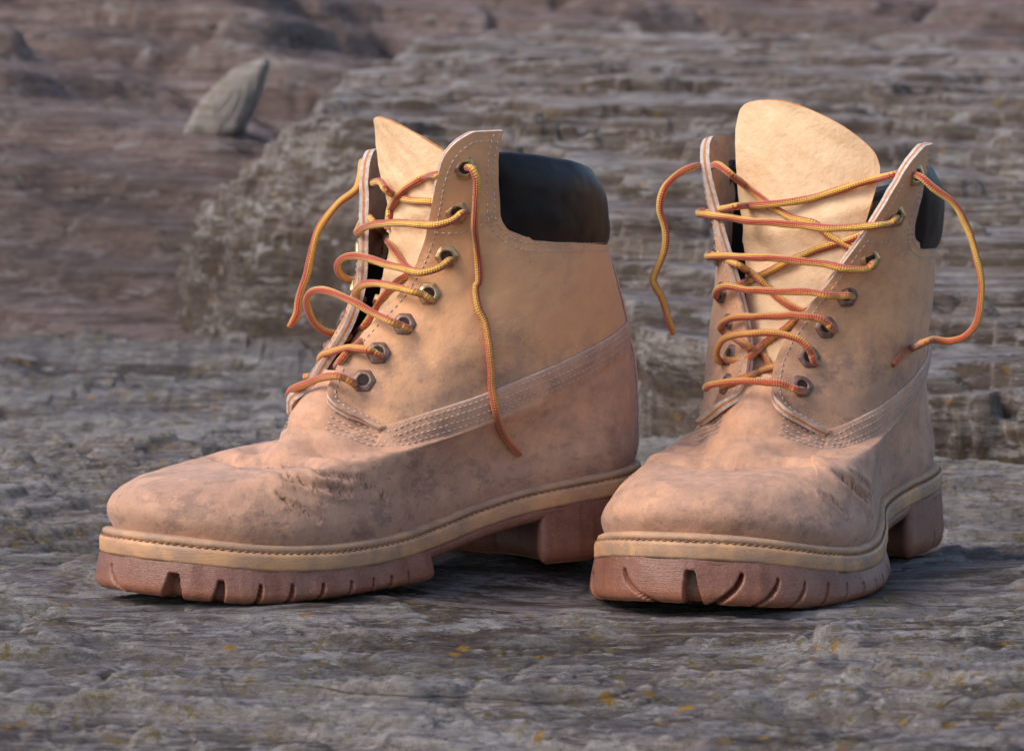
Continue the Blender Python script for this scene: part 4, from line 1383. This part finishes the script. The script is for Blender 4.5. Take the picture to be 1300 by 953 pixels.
    # ---- back seam strip with its stitches
    zz = np.linspace(3.9, 14.1, 60)
    ys = np.linspace(-1, 1, 9)
    P = np.zeros((len(ys), len(zz), 3))
    for i, yy in enumerate(ys):
        ph_ = np.pi + .28 * yy * np.ones_like(zz) * lat
        t_ = S.T(ph_, zz)
        P[i] = S.S(ph_, t_) + S.S(ph_, t_, 'N') * (.22 - .04 * abs(yy))
    N = grid_normals(P)
    if np.mean(N[..., 0]) > 0:
        N = -N
    shell('heel_strip', P, N, .18, [M_body, M_rim, M_core, M_inner], root, {'dirt': np.full(P.shape[:2], .8), 'crease': np.zeros(P.shape[:2])}, flip=(lat > 0))
    # ---- tongue
    tg = cfg['tongue']
    NU, NV = 90, 110
    P = np.zeros((NU, NV, 3))
    tz = catmull(list(zip(tg['u'], tg['z'])), 10)
    for _ in range(12):
        tz[1:-1] = .5 * tz[1:-1] + .25 * (tz[2:] + tz[:-2])
    for i in range(NU):
        u = .6 * (-1 + 2 * i / (NU - 1)) + .4 * math.sin(math.pi / 2 * (-1 + 2 * i / (NU - 1)))
        for j in range(NV):
            v_ = j / (NV - 1)
            ztop = np.interp(u, tz[:, 0], tz[:, 1])
            z = 8.3 + (ztop - 8.3) * v_
            hw = np.interp(z, tg['hz'], tg['hw'])
            cx = np.interp(z, tg['cz'], tg['cx']); cy = np.interp(z, tg['cz'], tg['cy'])
            # rounded top corners
            x = cx - tg['curve'] * (hw * u) ** 2 * .09
            P[i, j] = (x, cy + hw * u, z)
    x, y, z = P[..., 0], P[..., 1], P[..., 2]
    N = grid_normals(P)
    if np.mean(N[..., 0]) < 0:
        N = -N
    wr = .12 * fbm(y * .25 + 3, z * .5 + .3 * y, lat * 3., 3) + .16 * np.exp(-((z - 15.6 - .28 * y) / .45) ** 2) - .12 * np.exp(-((z - 14.4 - .3 * y) / .35) ** 2) * sstep(-3, 0, y * lat)
    P = P + N * wr[..., None]
    N = grid_normals(P)
    if np.mean(N[..., 0]) < 0:
        N = -N
    shell('tongue', P, N, .20, [M_tongue, M_rim, M_core, M_inner], root, None, rim_mats=(2, 2, 2), flip=True)
    # ---- dark lining that closes the inside of the shaft and the insole
    zz = np.linspace(8.2, 13.6, 20)
    phl = np.linspace(.75, 2 * np.pi - .75, 90)
    PH, ZZ = np.meshgrid(phl, zz, indexing='ij')
    t_ = S.T(PH, ZZ)
    P = S.S(PH, t_) - S.S(PH, t_, 'N') * .6
    make_mesh('lining', P.reshape(-1, 3), grid_faces(len(phl), len(zz)), M_lining, root)
    return root, S, eyelets, quarter_pt

# notches: x, y (lateral +), width, depth, height fraction, skew along the wall, mud
NOTCH_FORE = [
    (28.6, .0, .62, .55, .74, -.05, 1), (28.0, -2.6, .26, .5, .72, 1.3, .3), (28.1, 2.4, .24, .5, .74, -1.2, .5),
    (27.0, 3.8, .17, .45, .70, -1.1, .1), (25.8, 4.8, .15, .45, .68, -.8, .1), (24.4, 5.4, .14, .42, .66, -.5, 0), (23.0, 5.7, .14, .42, .64, -.3, 0),
    (21.6, 5.8, .13, .4, .62, -.15, 0), (20.2, 5.8, .12, .4, .62, 0, 0), (18.9, 5.7, .12, .38, .6, 0, 0), (17.6, 5.5, .1, .35, .6, 0, 0), (16.6, 5.2, .1, .3, .6, 0, 0),
    (26.4, -4.3, .36, .5, .66, .25, .8), (24.9, -4.95, .16, .45, .62, .35, .2), (23.5, -5.2, .18, .42, .6, .3, .2), (22.1, -5.3, .14, .42, .58, .25, 0),
    (20.8, -5.2, .14, .42, .56, .18, 0), (19.6, -5.0, .12, .4, .55, .1, 0), (18.5, -4.8, .12, .4, .52, .05, 0), (17.4, -4.4, .1, .36, .5, 0, 0)]
NOTCH_HEEL = [(6.2, 4.1, .2, .45, .36, 0, .3), (4.0, 4.0, .22, .45, .40, 0, .5), (5.9, -3.7, .22, .45, .36, 0, .3), (3.9, -3.5, .22, .45, .42, 0, .3), (1.3, 0, .2, .4, .4, 0, 0)]
EYE_Z = [17.95, 16.0, 14.05, 12.4, 11.1, 9.9, 8.75]
EYE_Z_RIGHT = [18.1, 16.28, 14.35, 12.7, 11.3, 10.0, 8.78]
EYE_IN = [1.15, 1.2, 1.25, 1.4, 1.5, 1.5, 1.45]
NOTCH_FORE_LEFT = [n_ for n_ in NOTCH_FORE if n_[1] > 3] + [
    (28.6, .6, .22, .5, .74, -1.0, .3), (28.0, -2.75, .60, .6, .72, .15, 1), (26.7, -4.2, .34, .5, .64, .2, .9), (25.3, -4.95, .14, .42, .60, .2, .1),
    (23.9, -5.2, .16, .42, .6, .2, .1), (22.4, -5.3, .13, .42, .58, .2, 0), (20.9, -5.25, .13, .4, .56, .15, 0), (19.6, -5.0, .12, .4, .54, .1, 0), (18.5, -4.8, .12, .38, .52, .05, 0), (17.4, -4.5, .1, .36, .5, 0, 0)]
NOTCH_FORE_RIGHT = [n_ for n_ in NOTCH_FORE if n_[1] < -3.2] + [
    (28.8, .75, .52, .55, .76, .12, 1), (28.0, -2.1, .20, .5, .74, 1.5, .4), (28.0, 2.8, .2, .5, .76, -1.2, .4), (27.0, 4.0, .14, .45, .70, -1.0, .1),
    (25.9, 4.8, .13, .45, .68, -.7, .1), (24.6, 5.35, .13, .42, .66, -.4, 0), (23.2, 5.7, .12, .42, .64, -.25, 0), (21.8, 5.85, .12, .4, .62, -.1, 0), (20.4, 5.85, .11, .4, .6, 0, 0), (19.0, 5.75, .1, .36, .6, 0, 0), (17.7, 5.5, .1, .35, .6, 0, 0), (16.7, 5.3, .1, .3, .6, 0, 0)]
BOOT_LEFT = dict(toe_up=-.08, back=.35, cap_up=0.0, pinch={1: 0, -1: .5}, notch_fore=NOTCH_FORE_LEFT, notch_heel=NOTCH_HEEL, eye_z=EYE_Z, eye_in=EYE_IN, collar_a=.195, collar_k=.015, lean=([9, 9.6, 11.9, 14, 16.2, 18.5], [0, -.7, -1.35, -1.0, -.6, -.2]),
    flap_top={1: 19.5, -1: 18.55}, creases=[(23.2, 5.1, 20.4, 4.3, .16, 1, .16), (23.9, 4.5, 22.3, 3.3, .12, 1, .13), (19.6, 4.9, 18.2, 3.9, .14, 1, .10), (21.6, 5.2, 20.2, 4.9, .14, 1, .1)], v_open={1: 0, -1: 0}, flare={1: (1.3, .6, 0, .22, 13.0), -1: (-.7, -.8, 0, .25, 9.5)},
    tongue=dict(u=[-1, -.93, -.5, 0, .5, .9, 1], z=[19.0, 20.0, 20.0, 19.6, 19.0, 18.4, 17.8], hz=[8, 10, 13, 16, 18, 21], hw=[1.3, 1.4, 1.5, 2.2, 2.8, 3.3],
        cz=[8.3, 10, 12, 15, 18, 21], cx=[18.0, 15.9, 14.2, 13.2, 13.3, 13.4], cy=[0, .1, .2, .4, .3, .1], curve=.6))
BOOT_RIGHT = dict(toe_up=.30, back=0.0, cap_up=.28, pinch={1: 0, -1: 1.0}, notch_fore=NOTCH_FORE_RIGHT, notch_heel=NOTCH_HEEL, eye_z=EYE_Z_RIGHT, eye_in=EYE_IN, collar_a=.22, collar_k=.012, lean=([8.5, 9.6, 11.9, 14, 18], [0, -.45, -.5, -.2, 0]), qdirt=.25,
    flap_top={1: 19.4, -1: 19.6}, creases=[(21.4, 5.2, 19.2, 4.0, .22, 1, .22), (20.2, 5.2, 18.0, 4.2, .18, 1, .14), (23.4, 4.7, 22.0, 3.7, .12, 1, .08), (20.5, 5.3, 18.5, 4.4, .2, -1, .15)], v_open={1: 0, -1: 1.0}, flare={1: (1.2, 2.0, 0, .25, 10.0), -1: (.6, .0, 0, .22, 12.0)},
    tongue=dict(u=[-1, -.9, -.5, 0, .5, .9, 1], z=[20.0, 21.1, 21.4, 21.1, 20.3, 19.2, 18.4], hz=[8, 10, 13, 16, 18, 21], hw=[1.1, 1.5, 2.3, 3.0, 3.45, 3.5],
        cz=[8.3, 10, 12, 15, 18, 21], cx=[18.0, 16.4, 15.0, 14.1, 13.6, 13.2], cy=[0, .1, .3, .55, .6, .45], curve=.6))



left, S_L, E_L, Q_L = make_boot('boot', 'tan boot on the left, seen from its side with smooth black collar toward the camera', POSE_L, -1, BOOT_LEFT)
right, S_R, E_R, Q_R = make_boot('boot', 'tan boot on the right, seen toe-on with its broad pale tongue standing up', POSE_R, 1, BOOT_RIGHT)

# ------------------------------------------------------------------ laces: control points in each boot's own frame (cm)
LACE_LEFT = [
    [(17.24, 1.27, 8.57),(18.02, 2.05, 8.77),(18.32, 1.94, 8.96),(18.64, 1.81, 9.08),(18.67, 1.08, 9.01),(18.68, 0.51, 8.88),(18.77, -0.19, 8.67),(18.79, -0.94, 8.46),(18.79, -1.48, 8.26),(18.62, -1.85, 8.01),(18.27, -1.93, 7.84),(17.72, -2.03, 7.97),(17.29, -2.2, 8.25)],
    [(15.82, 1.61, 9.67),(16.72, 2.3, 9.87),(16.99, 2.22, 10.05),(17.23, 2.14, 10.13),(17.37, 1.52, 10.18),(17.49, 1.04, 10.2),(17.45, -0.07, 9.97),(17.49, -0.73, 9.84),(17.45, -1.09, 9.61),(17.15, -1.26, 9.41),(16.54, -1.51, 9.52),(16.1, -1.8, 9.76)],
    [(14.53, 1.96, 10.78),(15.47, 2.75, 11.01),(15.79, 2.66, 11.17),(16.21, 2.54, 11.33),(16.46, 1.57, 11.68),(16.75, 0.82, 12.08),(16.9, 0.05, 12.34),(17.03, -0.58, 12.53),(17.18, -1.2, 12.62),(17.3, -1.8, 12.5),(17.25, -2.26, 12.06),(16.99, -2.45, 11.51),(16.59, -2.55, 10.99),(16.02, -2.53, 10.63),(15.29, -2.58, 10.48),(14.88, -2.65, 10.66)],
    [(13.44, 2.29, 12.04),(14.41, 3.05, 12.23),(14.79, 2.99, 12.46),(15.23, 2.9, 12.59),(15.39, 2.32, 12.71),(15.56, 1.74, 12.81),(15.44, 0.66, 12.86),(15.36, -0.27, 12.82),(15.31, -0.92, 12.62),(15.19, -1.4, 12.31),(14.67, -1.87, 12.05),(14.06, -2.28, 11.96)],
    [(12.82, 2.87, 13.83),(13.77, 3.64, 13.88),(14.12, 3.64, 13.69),(14.45, 3.62, 13.57),(14.94, 3.23, 13.41),(15.08, 2.63, 13.47),(15.19, 2.14, 13.56),(15.14, 0.65, 13.75),(15.1, -0.86, 13.97),(15.24, -1.72, 13.99),(15.3, -2.29, 13.76),(15.21, -2.62, 13.43),(14.86, -2.81, 13.05),(14.28, -2.89, 12.84),(13.6, -2.97, 12.97),(13.24, -3.33, 13.36)],
    [(12.75, 3.76, 15.93),(13.7, 4.54, 15.96),(13.98, 4.5, 15.77),(14.33, 4.44, 15.62),(14.76, 4.1, 15.49),(14.95, 3.56, 15.49),(15.15, 3.02, 15.52),(15.04, 1.45, 15.54),(14.76, -0.37, 15.4),(14.46, -1.66, 15.18),(14.19, -2.45, 14.96),(13.41, -3.37, 15.14),(12.72, -3.86, 15.56)],
    [(12.92, 3.71, 17.73),(13.54, 4.75, 17.95),(13.75, 5.35, 17.94),(13.69, 5.53, 17.7),(13.56, 5.52, 17.28),(13.45, 5.24, 16.31),(13.21, 4.82, 15.26),(12.68, 4.28, 14.28),(12.55, 4.18, 13.03),(12.69, 4.11, 12.66),(12.71, 4.28, 11.8),(12.47, 4.45, 11.1),(12.38, 4.58, 10.03),(12.24, 4.52, 9.01),(12.22, 4.47, 8.28),(12.11, 4.57, 7.23),(11.67, 4.27, 6.62),(10.87, 3.72, 5.86),(9.94, 3.53, 5.0)],
    [(12.36, -4.12, 16.85),(12.72, -3.39, 16.99),(13.33, -2.21, 17.18),(13.79, -1.18, 17.22),(14.24, -0.25, 16.95),(13.29, -0.83, 16.58),(13.46, 0.55, 16.44),(13.45, 1.63, 16.4),(13.22, 2.24, 16.33),(12.89, 2.88, 16.12),(12.97, 3.59, 15.94)],
    [(12.76, 3.84, 17.83),(12.71, 2.99, 17.74),(12.85, 2.37, 17.67),(14.75, 4.23, 17.69),(13.39, 1.77, 17.51),(13.43, 1.12, 17.32),(13.42, 0.23, 16.99),(13.53, -0.4, 16.53),(13.1, -1.45, 15.99),(13.18, -1.49, 15.47),(11.61, -3.72, 14.76),(11.75, -3.75, 14.08),(12.0, -3.67, 13.64),(13.91, -1.7, 13.67),(13.43, -3.11, 13.88)],
    [(12.98, -3.56, 15.83),(13.62, -2.02, 15.4),(11.92, -3.61, 14.74),(13.35, -1.14, 14.39),(13.65, -0.22, 13.98),(13.81, 0.49, 13.56),(13.84, 1.43, 13.14),(13.62, 2.14, 12.25)],
    [(12.99, 2.86, 13.81),(13.35, 1.95, 13.55),(13.66, 1.32, 13.37),(13.92, 1.02, 13.2),(14.07, 0.58, 12.99),(14.14, 0.14, 12.73),(14.19, -0.45, 12.33),(14.31, -0.9, 11.82),(14.75, -0.91, 11.29),(15.14, -0.94, 10.86),(14.25, -2.81, 10.36),(15.72, -1.52, 10.31),(16.21, -2.41, 9.98)],
    [(15.5, 0.06, 10.58),(16.96, 1.14, 10.34),(17.32, 0.93, 10.01),(17.69, 0.82, 9.65),(16.96, -0.6, 9.22),(17.13, -1.2, 8.92),(17.43, -2.33, 8.74)],
    [(12.13, -4.73, 18.0),(12.83, -3.87, 17.66),(13.28, -3.45, 17.26),(13.67, -3.24, 16.79),(14.34, -3.25, 16.43),(14.65, -3.37, 16.16),(14.97, -3.48, 15.82),(15.21, -3.59, 15.48),(15.41, -3.69, 15.13),(15.6, -3.82, 14.54),(15.73, -3.91, 13.91),(15.89, -4.02, 13.14),(16.11, -4.17, 12.47),(16.24, -4.26, 11.88),(16.28, -4.28, 11.46),(16.4, -4.37, 11.11),(16.6, -4.53, 10.76)],
]
LACE_RIGHT = [
    [(17.28, 1.93, 8.54),(18.64, 2.03, 8.77),(18.81, 1.72, 8.92),(19.04, 1.32, 9.07),(19.13, 0.72, 9.1),(19.22, 0.12, 9.13),(19.11, -0.55, 9.1),(19.01, -1.18, 9.04),(18.7, -1.79, 8.92),(18.47, -2.21, 8.82),(17.61, -2.72, 8.58)],
    [(15.99, 2.08, 9.63),(17.38, 2.38, 9.94),(17.57, 2.33, 10.31),(17.74, 2.25, 10.56),(17.83, 2.02, 10.81),(17.94, 1.73, 10.99),(18.13, 1.01, 11.2),(18.22, 0.41, 11.23),(18.31, -0.19, 11.19),(18.05, -0.85, 11.12),(17.84, -1.38, 11.02),(17.65, -1.86, 10.81),(17.43, -2.17, 10.47),(17.21, -2.33, 10.13),(16.97, -2.31, 9.85),(16.14, -2.39, 9.64)],
    [(15.05, 2.66, 11.06),(16.37, 2.85, 11.35),(16.53, 2.72, 11.57),(16.72, 2.53, 11.72),(16.84, 2.24, 11.83),(16.99, 1.88, 11.87),(16.98, 1.24, 11.93),(16.98, 0.61, 11.88),(17.02, -0.01, 11.87),(17.07, -0.64, 11.82),(16.86, -1.28, 11.79),(16.69, -1.79, 11.7),(16.44, -2.27, 11.49),(16.24, -2.49, 11.25),(15.16, -2.74, 10.98)],
    [(14.5, 3.34, 12.59),(15.75, 3.47, 12.76),(16.1, 3.1, 12.75),(16.51, 2.69, 12.8),(16.53, 2.14, 12.9),(16.55, 1.55, 12.96),(16.51, 0.86, 12.95),(16.47, 0.21, 12.93),(16.42, -0.49, 12.95),(16.38, -1.14, 12.97),(16.15, -1.83, 13.05),(16.0, -2.3, 13.06),(15.71, -2.79, 12.92),(15.44, -3.01, 12.65),(14.45, -3.22, 12.39)],
    [(13.89, 4.15, 14.2),(15.3, 4.44, 14.13),(15.52, 4.29, 13.96),(15.79, 4.05, 13.94),(16.19, 3.36, 14.03),(16.12, 2.45, 14.19),(16.04, 1.38, 14.3),(15.86, -0.0, 14.38),(15.77, -0.71, 14.39),(15.68, -1.39, 14.41),(15.3, -2.4, 14.4),(15.02, -3.15, 14.37),(14.59, -3.69, 14.3),(13.81, -3.91, 14.39)],
    [(13.52, 5.16, 16.29),(14.85, 5.37, 16.13),(15.2, 5.19, 15.97),(15.71, 4.88, 15.93),(15.8, 4.17, 15.85),(16.01, 2.64, 15.77),(15.62, 1.24, 15.87),(15.53, -0.11, 15.95),(15.26, -1.53, 16.02),(15.06, -2.28, 16.11),(14.88, -2.96, 16.16),(14.52, -3.7, 16.2),(14.3, -4.17, 16.22),(13.55, -4.45, 16.28),(13.09, -4.39, 16.29)],
    [(13.44, 5.73, 18.1),(14.52, 6.27, 18.13),(14.87, 6.71, 17.98),(14.82, 7.14, 17.59),(14.65, 7.56, 17.27),(14.51, 7.92, 16.98),(14.33, 8.23, 16.52),(14.2, 8.44, 15.99),(14.11, 8.71, 15.28),(14.05, 8.91, 14.5),(13.95, 9.06, 13.79),(13.9, 9.11, 13.19),(13.88, 9.07, 12.38),(13.88, 8.99, 11.84),(13.92, 8.82, 11.35),(14.04, 8.42, 10.92),(14.12, 8.0, 10.74),(14.21, 7.51, 10.67),(14.51, 7.05, 10.76),(14.79, 6.66, 10.63),(10.75, 4.87, 9.99),(11.89, 4.75, 9.8),(12.89, 4.62, 9.38)],
    [(13.39, 5.86, 17.99),(13.55, 5.47, 18.14),(14.27, 5.04, 18.1),(13.38, 3.92, 17.83),(13.66, 3.16, 17.63),(13.73, 2.54, 17.41),(13.82, 1.9, 17.23),(13.88, 1.28, 17.05),(14.05, 0.69, 16.91),(14.26, 0.09, 16.81),(14.29, -0.55, 16.73),(14.1, -1.3, 16.67),(13.78, -2.06, 16.61),(15.33, -1.99, 16.66),(14.77, -2.73, 16.52),(13.41, -4.12, 16.24)],
    [(13.01, -4.33, 18.09),(13.83, -3.71, 18.36),(14.49, -3.24, 18.5),(14.74, -2.77, 18.3),(14.78, -2.33, 17.99),(13.38, -2.31, 17.52),(13.62, -1.7, 17.14),(13.89, -0.96, 16.66),(14.02, -0.38, 16.39),(14.14, 0.19, 16.12),(14.26, 0.84, 15.99),(14.26, 1.4, 15.86),(14.09, 1.98, 15.29),(14.01, 2.81, 14.86),(14.0, 3.89, 14.24)],
    [(13.48, 5.0, 16.14),(13.74, 4.41, 15.76),(13.87, 3.85, 15.51),(14.14, 3.23, 15.24),(13.97, 2.54, 15.04),(14.14, 1.99, 14.86),(14.27, 1.4, 14.68),(14.46, 0.82, 14.44),(14.7, 0.22, 14.16),(14.61, -0.45, 13.82),(14.53, -1.13, 13.51),(14.57, -1.8, 13.22),(15.43, -1.98, 13.06),(14.4, -3.12, 12.64)],
    [(13.93, -3.67, 14.4),(15.01, -2.62, 14.2),(15.55, -1.82, 14.0),(14.38, -1.79, 13.67),(14.89, -1.15, 13.43),(14.8, -0.66, 12.93),(15.0, -0.06, 12.49),(15.1, 0.5, 12.19),(15.14, 1.05, 11.95),(15.5, 1.81, 11.71),(15.21, 2.27, 11.38)],
    [(14.45, 2.95, 12.62),(15.25, 2.1, 12.31),(15.77, 1.42, 11.98),(15.46, 0.86, 11.62),(15.65, 0.66, 11.38),(15.93, 0.27, 11.04),(16.08, -0.06, 10.83),(16.22, -0.54, 10.44),(17.35, -0.55, 10.14),(17.31, -1.05, 9.84),(16.67, -2.12, 9.83)],
    [(15.72, -2.54, 11.1),(16.62, -1.56, 10.77),(17.41, -0.71, 10.5),(16.49, -0.59, 10.18),(16.63, -0.17, 9.91),(16.99, 0.18, 9.56),(17.04, 0.65, 9.3),(17.13, 1.5, 8.76)],
    [(16.12, 1.75, 9.92),(16.63, 1.07, 9.77),(17.47, 0.62, 9.69),(17.03, -0.03, 9.49),(17.16, -0.43, 9.31),(18.06, -0.48, 9.22),(18.13, -0.91, 9.07),(17.52, -2.0, 8.7)],
    [(13.55, -3.82, 18.34),(13.35, -4.12, 18.4),(13.8, -4.15, 18.42),(14.48, -4.24, 18.42),(14.97, -4.36, 18.34),(15.22, -4.69, 18.17),(15.46, -4.98, 17.93),(15.7, -5.24, 17.61),(15.86, -5.37, 17.26),(15.92, -5.47, 16.84),(15.93, -5.47, 16.37),(15.88, -5.3, 15.83),(15.87, -5.23, 15.29),(15.91, -5.3, 14.65),(16.0, -5.46, 14.15),(16.09, -5.66, 13.69),(16.15, -5.76, 13.29),(16.1, -5.62, 12.93),(16.03, -5.43, 12.61),(15.97, -5.26, 12.07),(15.93, -5.13, 11.57),(15.89, -4.99, 11.13),(15.86, -4.89, 10.81)],
]

def make_lace(root, specs, worn_below):
    V, F, UV, W = [], [], [], []
    rad = .165
    vpos = 0.0
    for k, c in enumerate(specs):
        p = catmull(np.array(c, float), 14)
        for _ in range(4):
            p[1:-1] = .5 * p[1:-1] + .25 * (p[2:] + p[:-2])
        p = resample(p, .045)
        n = len(p)
        p = p + .025 * np.stack([fbm(p[:, 0] * .6 + k, p[:, 1] * .6 + o, p[:, 2] * .6, 2) for o in (0, 9, 18)], 1)
        T, A, B = frames(p)
        d = np.concatenate([[0], np.cumsum(np.linalg.norm(np.diff(p, axis=0), axis=1))])
        sides = 17
        th = np.linspace(0, 2 * np.pi, sides)
        rr = rad * (1 + .05 * np.sin(d * 3.1 + k) + .04 * noise3(d * 1.2, k * 3.1, 0))
        free = k in FREE_ENDS[root.name]
        if free:
            rr = rr * np.where(d > d[-1] - .25, .82, 1)
        rr[0] = rr[-1] = rr[-1] * .55
        twist = (k * .37) % 1.0
        # braid relief: eight strands each way, standing out of the surface
        U = th / (2 * np.pi)
        vv = d[:, None] + vpos
        br = np.sin((U[None] * 6 + vv * 4.6) * 2 * np.pi) * np.sin((U[None] * 6 - vv * 4.6) * 2 * np.pi)
        R_ = rr[:, None] * (1 + .06 * br)
        ring = np.cos(th)[None, :, None] * A[:, None] + np.sin(th)[None, :, None] * B[:, None]
        P = p[:, None] + ring * R_[..., None]
        o = len(V)
        V.extend(P.reshape(-1, 3).tolist())
        F.extend((grid_faces(n, sides, off=o)).tolist())
        for e, idx in ((0, 0), (1, n - 1)):
            V.append(p[idx].tolist())
            cidx = len(V) - 1
            for j in range(sides - 1):
                a, b = o + idx * sides + j, o + idx * sides + j + 1
                F.append([cidx, b, a] if e == 0 else [cidx, a, b])
        uv = np.stack([np.broadcast_to(U[None] + twist, (n, sides)), np.broadcast_to(vv, (n, sides))], -1).reshape(-1, 2)
        UV.extend(uv.tolist()); UV.extend([[0, vpos], [0, vpos + d[-1]]])
        w = 1 - sstep(worn_below - 2, worn_below + 2, P[..., 2].ravel())
        W.extend(w.tolist()); W.extend([0, 0])
        vpos += d[-1]
    return make_mesh('lace', V, F, M_lace, root, attrs={'worn': np.array(W)}, uv=np.array(UV))
FREE_ENDS = {left.name: (6, 12), right.name: (6, 14)}
make_lace(left, LACE_LEFT, 11.5)
make_lace(right, LACE_RIGHT, 13.0)
